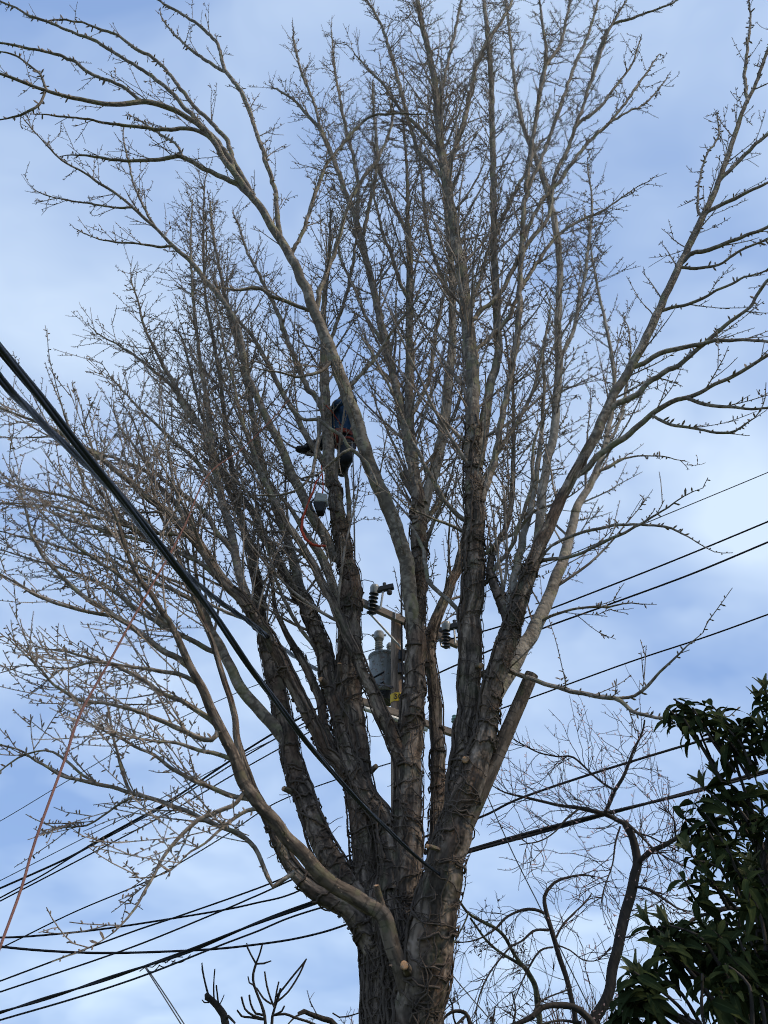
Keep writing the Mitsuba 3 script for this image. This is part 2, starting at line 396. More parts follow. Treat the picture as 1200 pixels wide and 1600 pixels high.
# limbs as read off the photograph, base first: name, parent, metres ahead at base (None: from parent) and at tip (or its change), side-shoot density, side-shoot length, points (x, y, width)
LIMBS = [
 ('Rm', None, 7.95, 5.4, 0.3, 0.5, [(645,1760,80),(660,1560,84),(680,1440,76),(697,1360,66),(715,1290,56),(735,1230,47),(750,1180,42),(763,1120,36),(775,1060,34),(790,1010,34),(808,950,28),(823,905,25),(843,853,23),(867,800,20),(890,753,18),(927,687,17),(960,617,16),(987,573,15),(1023,500,14),(1063,413,12),(1087,363,11),(1120,290,9),(1143,227,8),(1163,167,7),(1177,140,6),(1200,77,5),(1225,10,4),(1240,-50,3)]),
 ('R1', None, 7.75, 6.3, 1.25, 1.0, [(655,1620,60),(672,1500,56),(690,1400,50),(705,1310,46),(718,1240,42),(728,1160,40),(735,1050,38),(738,950,37),(740,870,37),(741,800,33),(738,700,26),(739,600,23),(733,530,22),(727,470,20),(720,417,18),(710,360,17),(700,300,16),(687,217,14),(680,133,12),(670,83,10),(657,27,8),(648,-30,6),(640,-100,4)]),
 ('R0', None, 8.25, 9.0, 0.7, 0.8, [(668,1480,40),(676,1400,36),(684,1300,30),(686,1225,27),(684,1150,24),(677,1075,21),(671,1020,20),(677,980,19),(693,943,18),(713,893,17),(725,850,16),(735,800,14),(750,730,11),(762,660,8),(770,590,5)]),
 ('C', None, 8.05, 8.3, 1.0, 1.0, [(632,1600,60),(630,1480,60),(632,1400,58),(635,1319,52),(637,1262,47),(641,1187,43),(645,1112,38),(648,1037,34),(651,1000,33),(652,933,32),(654,867,30),(654,800,26),(647,733,19),(641,667,16),(640,567,14),(640,492,13),(640,404,11),(637,346,8),(637,296,6),(634,240,4),(630,190,3)]),
 ('C2', 'C', None, 0.7, 0.9, 0.9, [(658,870,20),(663,790,18),(680,733,17),(693,673,17),(700,600,15),(706,543,13),(707,450,11),(703,383,10),(698,330,8),(692,270,6),(690,200,4),(688,130,3)]),
 ('D', 'C', None, -3.2, 0.3, 0.5, [(650,1010,22),(641,940,23),(634,880,24),(620,825,23),(607,795,23),(587,753,22),(570,700,22),(555,650,21),(540,610,20),(523,567,19),(510,530,18),(497,500,17),(480,457,16),(457,407,14),(433,367,13),(413,333,12),(393,307,11),(377,285,10),(360,262,10),(347,245,9),(333,217,9),(307,193,8),(267,170,8),(227,160,8),(177,163,7),(113,153,6),(67,140,5),(33,127,5),(0,115,4),(-40,100,3)]),
 ('D1', 'D', None, -0.5, 0.25, 0.4, [(396,305,7),(367,253,7),(350,213,7),(310,173,6),(283,140,6),(260,110,5),(240,90,5),(213,77,5),(187,57,4),(160,47,4),(133,37,3),(93,30,3),(75,33,2)]),
 ('D2', 'D', None, -0.6, 0.25, 0.4, [(365,262,8),(353,240,8),(333,213,7),(300,180,7),(273,150,6),(247,127,6),(213,103,5),(180,83,5),(147,63,5),(113,50,4),(73,33,4),(47,25,4),(27,13,3),(0,2,3),(-30,-10,2)]),
 ('D3', 'D', None, -0.3, 0.25, 0.4, [(220,157,6),(187,133,5),(140,113,5),(110,93,5),(67,80,4),(33,73,4),(0,68,3),(-30,62,2)]),
 ('D4', 'D', None, -0.4, 0.25, 0.4, [(330,217,6),(316,207,6),(293,200,6),(253,202,6),(213,198,5),(167,192,4),(127,185,3),(93,182,3)]),
 ('D5', 'D', None, -0.3, 0.35, 0.5, [(398,315,8),(375,292,8),(353,280,8),(313,260,7),(283,245,7),(240,250,6),(200,252,5),(153,245,4),(127,242,3)]),
 ('D5b', 'D5', None, 0.3, 0.3, 0.4, [(285,245,4),(275,225,4),(255,213,4),(235,200,3),(215,185,2)]),
 ('D6', 'D', None, -0.3, 0.4, 0.5, [(438,372,8),(434,340,8),(430,300,7),(417,257,7),(400,205,6),(383,155,6),(363,125,6),(350,107,6),(340,70,5),(320,47,5),(293,28,4),(267,12,4),(247,0,3),(220,-20,2)]),
 ('D7', 'D6', None, 0.2, 0.25, 0.35, [(354,114,5),(340,106,5),(320,93,5),(293,73,4),(267,47,3),(252,27,2)]),
 ('D8', 'D', None, -0.2, 0.2, 0.3, [(72,140,4),(63,117,4),(40,97,3),(20,85,3),(0,80,2)]),
 ('D9', 'D', None, 0.2, 0.2, 0.3, [(70,141,4),(60,163,4),(40,177,4),(20,183,3),(0,187,2)]),
 ('D11', 'D', None, -0.6, 0.5, 0.6, [(455,402,6),(460,388,6),(477,353,6),(493,300,6),(513,253,5),(540,220,5),(557,200,4),(583,180,4),(633,178,3)]),
 ('D12', 'D', None, -0.6, 0.5, 0.6, [(493,490,8),(500,455,8),(510,425,7),(523,393,7),(540,333,6),(560,290,6),(590,247,5),(605,215,4),(613,187,4),(610,160,3)]),
 ('D13', 'D', None, -0.4, 0.5, 0.6, [(540,610,6),(560,590,6),(585,560,6),(605,530,5),(625,500,4),(650,470,3)]),
 ('D14', 'D', None, -0.3, 0.5, 0.6, [(482,485,6),(455,475,6),(430,466,6),(405,450,5),(375,450,4)]),
 ('E', 'C', None, 0.3, 1.0, 0.9, [(641,720,13),(634,680,13),(627,640,13),(617,600,13),(607,550,13),(598,515,12),(583,450,11),(567,383,10),(553,333,9),(540,300,8),(523,253,7),(503,207,6),(480,180,5),(460,157,4),(433,140,3)]),
 ('E2', 'E', None, 0.2, 1.0, 0.8, [(556,345,6),(560,300,6),(553,250,5),(540,200,5),(530,150,4),(522,100,3),(518,50,2)]),
 ('E3', 'E', None, -0.2, 0.9, 0.7, [(520,245,5),(505,215,5),(490,160,4),(470,110,4),(458,60,3)]),
 ('F', None, 8.25, 8.5, 0.8, 0.9, [(596,1560,56),(586,1480,56),(576,1400,54),(571,1319,50),(560,1225,48),(550,1150,48),(545,1080,46),(547,1000,40),(546,950,38),(545,900,34),(534,840,29),(523,783,25),(516,733,22),(512,683,20),(508,633,18),(507,567,15),(505,520,11),(507,467,9),(513,417,7),(515,375,5),(516,330,3)]),
 ('F2', 'F', None, 0.3, 0.6, 0.7, [(538,850,9),(543,820,8),(545,790,8),(543,760,7),(540,735,6)]),
 ('LE', 'C', None, -0.5, 0.8, 0.8, [(640,1240,30),(627,1180,26),(612,1150,24),(590,1101,21),(571,1056,20),(552,1011,19),(536,980,18),(524,946,17),(505,915,15),(490,885,14),(475,858,13),(455,830,12),(437,800,11),(420,765,10),(405,730,9),(392,695,8),(378,655,6),(365,600,5),(350,540,4),(338,480,3)]),
 ('LD', None, 8.05, 9.0, 0.9, 0.9, [(612,1400,44),(604,1310,38),(594,1275,36),(567,1232,33),(545,1180,31),(526,1112,27),(515,1064,27),(505,1010,26),(487,965,25),(472,935,24),(455,915,17),(440,887,15),(425,857,14),(410,837,13),(400,812,12),(385,785,10),(360,755,9),(340,720,8),(325,680,7),(310,630,5),(298,580,4),(285,530,3)]),
 ('G3', 'LD', None, 0.5, 1.1, 0.9, [(474,938,18),(465,900,16),(452,855,15),(442,825,14),(432,795,13),(420,760,12),(412,735,12),(402,690,11),(395,650,10),(386,600,9),(378,555,8),(366,520,7),(355,480,6),(345,430,5),(335,380,4),(328,320,3)]),
 ('G5', 'F', None, -1.4, 0.5, 0.6, [(520,870,18),(507,840,17),(490,810,16),(475,780,15),(462,755,15),(450,725,14),(440,700,13),(425,670,12),(412,645,11),(400,615,10),(387,587,9),(380,550,9),(372,512,8),(357,482,8),(337,455,8),(320,437,8),(300,410,7),(273,387,6),(247,360,5),(217,333,5),(187,307,4),(150,283,4),(127,267,3),(93,247,3),(67,220,2),(43,193,2)]),
 ('G5b', 'G5', None, -0.1, 0.5, 0.5, [(270,385,4),(245,385,4),(215,381,3),(180,378,3),(155,374,2),(130,364,2)]),
 ('G5c', 'G5', None, 0.1, 0.6, 0.5, [(242,355,4),(225,325,4),(210,290,3),(200,250,3),(192,215,2)]),
 ('G5d', 'G5', None, 0.1, 0.6, 0.5, [(205,325,4),(175,324,3),(140,318,3),(100,312,2),(70,305,2)]),
 ('G6', 'F', None, 0.4, 1.0, 0.8, [(512,735,11),(498,712,10),(485,692,10),(472,670,9),(460,645,9),(445,620,8),(430,590,8),(412,557,7),(395,527,6),(375,503,5),(350,470,4),(335,440,3)]),
 ('G7', 'F', None, 0.6, 1.0, 0.8, [(507,650,10),(497,625,9),(480,605,9),(467,575,9),(457,550,8),(445,520,8),(435,492,7),(420,460,6),(400,420,5),(385,390,4),(372,350,3)]),
 ('G8', 'F', None, -0.2, 0.6, 0.6, [(532,945,14),(515,900,14),(504,872,14),(495,855,13),(478,835,9),(465,812,7),(450,790,6),(430,765,4)]),
 ('LA', None, 8.1, 9.6, 1.1, 0.9, [(588,1480,44),(560,1410,44),(526,1356,40),(500,1311,38),(477,1244,35),(459,1195,33),(444,1131,31),(432,1075,29),(421,1030,26),(412,985,20),(405,937,18),(400,900,16),(392,862,15),(382,830,13),(370,780,11),(360,720,9),(352,660,8),(345,600,7),(335,540,6),(322,470,5),(318,400,4),(318,330,3),(320,280,2)]),
 ('LB', 'F', None, -1.2, 1.1, 1.0, [(558,1250,26),(534,1199,24),(507,1176,24),(492,1142,23),(466,1086,22),(440,1037,21),(420,1000,20),(400,970,20),(375,937,19),(350,910,18),(332,882,17),(315,857,16),(293,833,15),(260,800,13),(233,780,12),(200,750,10),(160,717,9),(127,697,8),(83,670,6),(33,650,4),(0,638,3),(-30,628,2)]),
 ('LV', 'LB', None, 0.9, 1.2, 0.9, [(394,965,15),(382,925,14),(372,887,13),(362,837,13),(350,792,12),(340,750,11),(332,712,10),(320,675,9),(303,655,9),(287,635,8),(272,600,7),(257,575,6),(242,545,5),(225,510,4),(215,470,3),(205,440,2)]),
 ('LW', 'LV', None, 0.6, 1.2, 0.9, [(334,720,8),(328,670,8),(322,620,7),(312,560,6),(305,500,5),(300,440,4),(298,380,3),(300,320,2)]),
 ('LC', 'LD', None, 0.6, 0.7, 0.8, [(530,1195,16),(511,1150,15),(500,1094,14),(481,1049,14),(462,1015,13),(445,985,10),(430,950,8),(425,910,6),(415,870,4)]),
 ('LX', 'LD', None, -0.3, 0.5, 0.6, [(503,1030,7),(480,997,6),(465,975,6),(450,950,6),(435,915,5),(427,890,4),(418,860,3)]),
 ('LF', None, 7.80, 6.0, 0.8, 1.0, [(652,1640,10),(640,1575,20),(626,1515,27),(614,1478,30),(597,1430,30),(562,1406,29),(511,1375,27),(474,1337,26),(436,1292,24),(406,1259,23),(384,1229,22),(367,1185,20),(345,1142,19),(326,1097,17),(307,1060,15),(285,1015,13),(267,977,11),(240,933,10),(213,897,8),(197,860,7),(183,817,6),(170,780,4),(160,750,3)]),
 ('LG', None, 8.0, 7.6, 0.9, 1.0, [(588,1490,40),(550,1428,38),(526,1412,34),(481,1386,30),(444,1337,26),(425,1292,24),(405,1250,18),(385,1205,16),(372,1160,14),(365,1110,12),(350,1060,11),(330,1000,10),(310,950,9),(290,900,8),(270,850,7),(250,800,6),(235,750,5),(222,700,4),(210,660,3)]),
 ('LH', 'LA', None, -0.8, 1.0, 1.0, [(447,1155,20),(425,1132,19),(387,1090,18),(369,1060,17),(350,1022,15),(330,985,13),(310,940,12),(285,900,10),(255,865,9),(220,835,7),(180,810,6),(140,790,5),(100,775,4),(50,765,3),(0,755,2)]),
 ('LF1', 'LF', None, -0.6, 0.6, 0.7, [(425,1386,7),(414,1356,7),(399,1326,7),(375,1304,7),(337,1289,7),(277,1262,7),(210,1240,6),(154,1225,6),(105,1214,5),(67,1195,4),(37,1176,3),(0,1163,3),(-30,1155,2)]),
 ('LF2', 'LF', None, -0.3, 0.8, 0.7, [(394,1246,8),(375,1247,8),(319,1225,7),(270,1202,6),(240,1180,5),(210,1165,4),(172,1146,3)]),
 ('LF3', 'LF', None, -0.4, 0.7, 0.8, [(342,1135,9),(330,1158,8),(292,1146,8),(247,1124,7),(210,1109,6),(161,1099,5),(124,1094,5),(86,1071,4),(60,1041,3),(35,1020,2)]),
 ('LF4', 'LF', None, 0.3, 0.8, 0.8, [(343,1140,9),(326,1122,9),(300,1105,8),(262,1086,7),(210,1056,6),(172,1037,5),(130,1025,4),(95,1015,3)]),
 ('LF5', 'LF', None, -0.5, 0.6, 0.8, [(300,1045,10),(277,1030,10),(233,1000,9),(180,963,8),(133,933,7),(97,903,6),(67,867,5),(47,827,4),(35,780,3)]),
 ('LF6', 'LF5', None, -0.3, 0.5, 0.7, [(175,962,6),(160,960,6),(100,947,5),(50,927,4),(0,897,3),(-30,880,2)]),
 ('LF7', 'LF', None, -0.5, 0.4, 0.5, [(384,1232,7),(360,1260,7),(330,1272,7),(307,1281,7),(270,1319,6),(240,1367,5),(214,1416,4),(190,1445,3),(172,1465,2)]),
 ('LF8', 'LF1', None, 0.2, 0.6, 0.5, [(215,1242,4),(190,1255,4),(160,1275,3),(135,1290,3),(100,1292,2)]),
 ('LF9', 'LF1', None, 0.2, 0.6, 0.6, [(205,1240,5),(190,1200,5),(180,1160,4),(172,1120,3),(165,1090,2)]),
 ('LF10', 'LF1', None, -0.2, 0.6, 0.6, [(150,1225,4),(120,1205,4),(95,1180,4),(70,1172,3),(30,1185,3),(-10,1210,2)]),
 ('LF11', 'LF', None, -0.4, 0.7, 0.7, [(405,1262,7),(375,1272,6),(350,1290,5),(330,1310,4),(300,1330,3),(280,1345,2)]),
 ('LF12', 'LF', None, -0.3, 0.9, 0.8, [(366,1187,8),(345,1180,7),(310,1172,6),(275,1160,5),(240,1158,4),(200,1150,3)]),
 ('LF13', 'LF', None, -0.4, 0.9, 0.9, [(268,978,6),(235,950,6),(195,905,5),(150,875,5),(110,845,4),(75,810,3),(40,770,2)]),
 ('LF14', 'LF', None, -0.3, 0.9, 0.9, [(312,1070,7),(280,1055,7),(235,1045,6),(190,1040,5),(145,1035,4),(110,1045,3)]),
 ('LH2', 'LH', None, -0.3, 0.9, 0.9, [(350,1025,8),(315,1010,8),(270,985,7),(225,960,6),(180,925,5),(130,900,4),(70,880,3),(20,865,2)]),
 ('LH3', 'LH', None, -0.3, 0.9, 0.9, [(312,943,8),(275,925,7),(230,905,6),(180,880,5),(120,862,4),(60,845,3),(0,830,2)]),
 ('LB2', 'LB', None, -0.4, 0.9, 0.9, [(296,836,8),(265,835,7),(225,830,6),(170,812,5),(120,800,4),(70,790,3),(0,785,2)]),
 ('LB3', 'LB', None, -0.2, 0.9, 0.9, [(345,905,8),(310,878,7),(270,860,6),(225,845,5),(165,830,4),(110,815,3)]),
 ('LB4', 'LB', None, 0.3, 0.9, 0.9, [(380,945,9),(345,895,9),(315,850,8),(285,800,8),(255,765,7),(225,735,6),(190,720,5),(150,705,4),(115,690,4),(80,672,3)]),
 ('LB5', 'LV', None, -0.3, 1.0, 0.9, [(366,865,8),(335,825,8),(310,790,7),(270,760,6),(240,735,5),(210,700,4),(185,665,3)]),
 ('LB6', 'LV', None, -0.2, 1.0, 0.9, [(345,770,7),(320,735,7),(290,705,6),(262,680,5),(230,650,4),(200,620,3),(175,590,2)]),
 ('LB7', 'LA', None, -0.3, 1.0, 0.9, [(378,810,8),(355,760,8),(328,700,7),(300,645,6),(270,605,5),(235,575,4),(195,545,3),(150,520,2)]),
 ('P', 'R1', None, 0.8, 0.6, 0.7, [(728,1185,26),(735,1155,26),(751,1118,28),(774,1086,28),(800,1040,27),(815,1015,26),(843,967,23),(867,910,20),(887,853,17),(903,793,14),(927,747,11),(947,687,9),(957,633,8),(960,600,7),(955,550,6),(945,500,5),(935,455,4),(925,400,3),(918,340,2)]),
 ('P2', 'P', None, 0.2, 0.8, 0.6, [(945,695,6),(965,665,5),(975,630,5),(980,590,4),(985,550,3),(982,510,2)]),
 ('R2b', 'Rm', None, 0.9, 0.9, 0.8, [(806,960,16),(815,930,16),(826,895,15),(835,875,14),(842,825,14),(847,775,14),(855,725,13),(865,675,13),(870,625,12),(873,567,12),(872,500,11),(875,433,10),(870,367,10),(860,317,9),(843,260,8),(823,213,7),(810,167,6),(803,120,5),(797,60,4),(790,0,3),(785,-50,2)]),
 ('R2b3', 'R2b', None, 0.3, 1.0, 0.8, [(874,560,7),(895,520,6),(905,470,6),(915,420,5),(922,360,4),(925,310,3),(918,260,2)]),
 ('R2c', 'Rm', None, 0.6, 0.9, 0.8, [(793,985,14),(795,945,13),(807,887,12),(820,832,11),(828,795,10),(836,760,9),(842,715,8),(848,660,6),(850,600,5),(848,540,3)]),
 ('R2d', 'Rm', None, 0.8, 1.0, 0.7, [(798,990,20),(790,955,20),(775,922,17),(765,895,14),(767,875,12),(777,850,11),(790,825,10),(800,775,9),(802,725,8),(802,687,7),(803,640,6),(798,590,4),(790,530,3)]),
 ('R1b', 'R1', None, -0.2, 1.2, 0.9, [(742,735,13),(748,695,14),(755,662,14),(760,632,14),(767,600,14),(775,575,13),(778,535,13),(775,462,12),(772,375,11),(771,287,10),(769,200,9),(766,100,8),(758,20,6),(752,-40,4)]),
 ('R1c', 'R1', None, -0.9, 0.8, 0.7, [(746,805,12),(762,752,11),(770,730,10),(777,700,10),(783,660,10),(795,600,10),(807,530,10),(812,471,9),(815,390,8),(820,317,8),(830,235,7),(843,150,6),(853,93,5),(848,40,4),(843,0,3),(838,-40,2)]),
 ('R1d', 'R1', None, -0.6, 0.75, 0.6, [(742,500,7),(750,487,7),(783,457,7),(818,390,7),(856,340,6),(867,277,6),(887,233,6),(910,167,5),(933,100,5),(950,50,4),(967,20,3),(985,-10,2)]),
 ('R1e', 'R1c', None, -0.4, 0.5, 0.45, [(817,375,6),(830,345,6),(850,310,6),(880,277,6),(910,233,5),(947,197,5),(960,183,4),(987,147,4),(1013,110,3),(1027,88,2)]),
 ('R1e2', 'R1e', None, 0.1, 0.4, 0.35, [(955,190,4),(980,175,3),(1010,160,3),(1040,125,2)]),
 ('R1f', 'R1', None, 0.2, 0.7, 0.6, [(746,560,7),(748,544,7),(792,500,7),(812,457,6),(836,416,6),(870,370,5),(905,345,4),(940,330,3),(985,300,2)]),
 ('R1g', 'R1', None, 0.4, 0.8, 0.7, [(738,480,6),(741,462,6),(754,427,6),(766,381,5),(790,330,5),(815,280,4),(840,230,3)]),
 ('R1h', 'R1', None, -0.3, 1.0, 0.8, [(705,330,8),(700,290,8),(683,268,7),(653,233,6),(633,167,6),(613,93,5),(593,33,4),(573,0,3),(560,-30,2)]),
 ('R1i', 'R1', None, -0.4, 1.0, 0.8, [(694,255,6),(687,240,6),(660,205,6),(627,173,5),(600,133,4),(577,110,3),(555,85,2)]),
 ('R1j', 'R1', None, 0.3, 1.0, 0.8, [(703,320,8),(705,250,8),(722,200,8),(735,150,7),(745,100,7),(765,60,6),(785,30,5),(800,0,4),(812,-40,3)]),
 ('R1k', 'R1', None, -0.4, 0.7, 0.7, [(686,190,5),(693,130,5),(703,83,5),(715,30,4),(725,-20,3)]),
 ('R1l', 'R1c', None, -0.1, 0.9, 0.8, [(842,160,5),(850,110,5),(875,70,5),(885,30,4),(895,-20,3)]),
 ('R1m', 'R1c', None, -0.3, 0.7, 0.6, [(823,300,6),(845,250,6),(870,180,5),(895,110,5),(920,50,4),(935,0,3),(945,-40,2)]),
 ('R1n', 'R1d', None, -0.2, 0.5, 0.45, [(900,195,5),(935,170,5),(950,150,4),(985,105,3),(1000,65,2)]),
 ('R1o', 'R1d', None, -0.2, 0.4, 0.4, [(925,120,5),(950,45,4),(990,28,4),(1020,17,3),(1050,5,3),(1070,-8,2)]),
 ('X1', 'R1', None, -0.7, 0.4, 0.6, [(745,920,7),(755,912,7),(780,880,7),(800,852,6),(815,812,6),(825,780,6),(832,750,6),(830,720,5),(837,682,4),(850,650,3),(865,620,2)]),
 ('X2', 'R1', None, -0.6, 0.5, 0.7, [(728,812,9),(715,805,8),(695,782,7),(680,755,7),(662,722,6),(647,695,6),(635,665,5),(620,630,4),(600,590,4),(575,540,3)]),
 ('X3', 'R1', None, -0.3, 0.6, 0.6, [(750,870,6),(775,850,6),(805,832,5),(835,800,4),(870,785,3)]),
 ('X4', 'R1', None, -0.5, 0.6, 0.6, [(728,832,5),(705,820,5),(680,812,4),(655,800,3)]),
 ('X5', 'R1', None, -0.3, 0.8, 0.7, [(752,760,7),(770,720,7),(795,680,6),(820,640,6),(838,590,5),(850,540,4),(860,480,3)]),
 ('BR', 'R1', None, -1.2, 0.35, 0.4, [(745,1058,8),(757,1052,8),(799,1050,8),(851,1067,7),(900,1081,7),(960,1092,7),(990,1112,6),(1027,1122,5),(1050,1120,3)]),
 ('BR2', 'BR', None, -0.3, 0.4, 0.3, [(958,1092,5),(990,1086,5),(1012,1071,5),(1030,1052,4),(1039,1043,4)]),
 ('BR3', 'Rm', None, -0.7, 0.3, 0.3, [(822,908,6),(853,863,4),(870,850,5),(900,835,5),(950,822,5),(1000,820,4),(1040,823,4),(1065,833,3),(1082,842,2)]),
 ('BR4', 'P', None, -0.3, 0.4, 0.4, [(830,990,5),(850,968,5),(890,953,4),(930,948,4),(960,948,3)]),
 ('BR5', 'R2c', None, -1.4, 0.3, 0.5, [(800,900,6),(835,880,6),(870,873,6),(905,866,5),(950,845,5),(1000,820,4),(1030,800,3)]),
 ('S1', 'Rm', None, -1.2, 0.35, 0.45, [(888,757,10),(912,733,10),(940,706,10),(970,687,10),(1005,660,9),(1040,632,8),(1075,620,7),(1110,605,6),(1150,585,6),(1200,555,5),(1230,540,4)]),
 ('S2', 'S1', None, -0.4, 0.4, 0.5, [(1075,622,6),(1100,632,6),(1140,637,5),(1175,640,4),(1210,636,3)]),
 ('S3', 'Rm', None, -0.9, 0.35, 0.4, [(952,640,10),(972,628,10),(1000,611,9),(1020,593,9),(1060,570,8),(1085,550,7),(1110,530,7),(1140,502,6),(1170,480,5),(1200,440,5),(1230,420,3)]),
 ('S4', 'Rm', None, -0.8, 0.3, 0.35, [(988,575,8),(1005,567,8),(1040,550,8),(1080,540,7),(1120,532,6),(1170,531,5),(1215,535,4)]),
 ('S5', 'Rm', None, -0.6, 0.35, 0.4, [(1060,415,7),(1080,398,7),(1110,390,7),(1150,375,6),(1200,355,5),(1230,345,4)]),
 ('S6', 'Rm', None, -0.4, 0.35, 0.35, [(1085,365,6),(1105,332,6),(1140,315,6),(1170,300,5),(1200,285,4),(1225,275,3)]),
 ('S7', 'Rm', None, -0.3, 0.35, 0.35, [(1122,285,6),(1135,272,6),(1160,245,6),(1185,222,5),(1210,200,4)]),
 ('S8', 'Rm', None, -0.3, 0.3, 0.3, [(1167,160,6),(1166,140,5),(1164,110,5),(1170,60,4),(1172,25,3),(1168,-10,2)]),
 ('S9', 'Rm', None, 0.2, 0.3, 0.3, [(1094,335,5),(1090,320,4),(1093,280,3),(1105,240,3),(1122,215,3),(1122,185,2)]),
 ('S10', 'Rm', None, -0.3, 0.4, 0.4, [(1032,485,6),(1060,480,5),(1090,470,5),(1120,455,4),(1150,440,4),(1172,430,3)]),
 ('S11', 'Rm', None, -0.2, 0.3, 0.3, [(1060,418,5),(1090,420,5),(1125,413,4),(1160,390,4),(1195,375,3)]),
 ('S12', 'S1', None, -0.3, 0.4, 0.4, [(1020,650,5),(1050,663,5),(1090,670,4),(1140,675,4),(1180,652,2)]),
 ('S13', 'P', None, 0.2, 0.3, 0.4, [(935,738,5),(950,730,5),(965,720,5),(985,714,3),(1040,712,2)]),
 ('T1', 'F', None, -0.3, 0.9, 0.8, [(507,560,6),(520,520,6),(535,480,5),(548,430,5),(556,380,4),(560,330,3)]),
 ('T2', 'D', None, -0.3, 0.7, 0.7, [(520,560,6),(508,575,6),(488,585,5),(460,588,4),(430,580,3)]),
 ('T3', 'C', None, 0.4, 1.0, 0.8, [(643,650,7),(660,615,7),(672,588,6),(681,521,6),(690,477,5),(700,420,4),(705,370,3)]),
 ('T4', 'C', None, -0.2, 1.0, 0.8, [(639,470,6),(625,440,6),(612,400,5),(600,370,5),(590,330,4),(580,290,3)]),
 ('T5', 'C', None, 0.3, 1.0, 0.8, [(636,365,6),(620,331,6),(605,296,5),(591,264,4),(583,225,3)]),
 ('T6', 'C2', None, 0.3, 1.0, 0.8, [(706,470,6),(690,430,6),(675,390,5),(665,340,5),(660,290,4),(655,240,3)]),
 ('T7', 'E', None, -0.3, 0.9, 0.8, [(605,545,6),(590,525,6),(570,490,5),(555,455,5),(535,410,4),(525,370,3)]),
 ('T8', 'E', None, 0.3, 1.0, 0.8, [(565,378,6),(575,330,6),(585,290,5),(590,240,5),(585,190,4),(582,140,3)]),
 ('T9', 'C', None, 0.6, 0.9, 0.7, [(655,850,10),(665,810,9),(690,785,8),(680,760,4)]),
]

VINED = {'Rm': 880, 'R1': 690, 'R0': 1000, 'C': 820, 'F': 790, 'LE': 1040, 'LD': 930, 'LA': 930, 'LB': 960, 'LF': 1900, 'LG': 1300, 'R2d': 900, 'P': 1180, 'LC': 1040}
limb = {}      # name -> dict(P, R, pix)
order = []


def width_m(p, w):
    return 0.5 * w * depth(p) / 1200


for name, par, Yb, Yt, dens, lenf, pts in LIMBS:
    pts = np.array(pts, float)
    seg = np.concatenate([[0], np.cumsum(np.linalg.norm(np.diff(pts[:, :2], axis=0), axis=1))])
    f = seg / seg[-1]
    if par:
        pl = limb[par]
        i = np.argmin(np.linalg.norm(pl['pix'] - pts[0, :2], axis=1))
        Yb = pl['P'][i, 1]
        Yt = Yb + Yt
    Ys = Yb + (Yt - Yb) * f ** 1.15
    P0 = np.array([at(x, y, Y) for (x, y, w), Y in zip(pts, Ys)])
    R0 = np.array([width_m(p, w) for p, w in zip(P0, pts[:, 2])]) * ({'LF': 0.86, 'LG': 0.82}.get(name, 0.92) if name in VINED else 1.0)
    big = R0.max()
    S = spline(np.column_stack([P0, R0]), 0.05 if big > 0.06 else 0.07)
    P, R = S[:, :3], np.maximum(S[:, 3], 0.004)
    wob = noisy(rng, len(P), 1.0, 4 if big > 0.05 else 1)
    P = P + wob * ((0.14 * R + 0.004) if big > 0.05 else (0.22 * R + 0.0045))[:, None]
    if par:                                            # root it in its parent's wood
        d0 = unit(P[1] - P[0])
        P = np.vstack([pl['P'][i] * 0.6 + (P[0] - d0 * 0.03) * 0.4, P])
        R = np.concatenate([[R[0] * 1.15], R])
    if pts[-1, 2] <= 4:                                 # run out into a thin end
        d1, e_ = unit(P[-1] - P[-4]), [P[-1]]
        for j in range(5):
            d1 = unit(d1 + rng.normal(0, 0.12, 3) + [0, 0, 0.05])
            e_.append(e_[-1] + d1 * 0.09)
        P = np.vstack([P, e_[1:]])
        R = np.concatenate([R, np.linspace(R[-1], 0.0035, 6)[1:]])
    limb[name] = dict(P=P, R=R, pix=project(P), dens=dens, lenf=lenf, big=big)
    order.append(name)

# the trunk itself
TP = [(0.10, 8.12, -0.15, 0.52), (0.11, 8.11, 0.15, 0.43), (0.13, 8.08, 0.6, 0.36), (0.14, 8.06, 1.3, 0.325), (0.15, 8.05, 2.0, 0.315), (0.15, 8.08, 2.4, 0.32), (0.13, 8.14, 2.8, 0.33), (0.10, 8.2, 3.1, 0.31), (0.08, 8.25, 3.35, 0.24), (0.07, 8.28, 3.55, 0.10)]
S = spline(np.array(TP), 0.035)


def ridges(seed, amp, freq=9, furrow=0.0):
    def fn(a, s):
        ca, sa = np.cos(a), np.sin(a)
        q = np.stack(np.broadcast_arrays(ca * freq / 3.1, sa * freq / 3.1, s * 1.1), -1)
        r1 = np.abs(meshkit.fbm(q, 3, seed) - 0.5) * 2
        q2 = np.stack(np.broadcast_arrays(ca * freq, sa * freq, s * 5.0), -1)
        q3 = np.stack(np.broadcast_arrays(ca * freq * 1.6, sa * freq * 1.6, s * 2.2), -1)
        fur = furrow * (np.abs(meshkit.fbm(q3, 3, seed + 5) - 0.5) * 4 - 0.55) if furrow else 0
        return 1 + fur + amp * (1.2 * r1 - 0.4) + amp * 0.6 * (meshkit.fbm(q2, 3, seed + 3) - 0.5) + amp * 1.5 * (meshkit.noise(np.stack(np.broadcast_arrays(ca * 1.1, sa * 1.1, s * 0.9), -1), seed + 9) - 0.5)
    return fn


m, uv = tube(S[:, :3], S[:, 3], 180, cap1=True, rough=ridges(3, 0.09, 9, 0.05))
obj(TREE + '__trunk', m, 'bark_trunk', smooth=True, uv=uv)


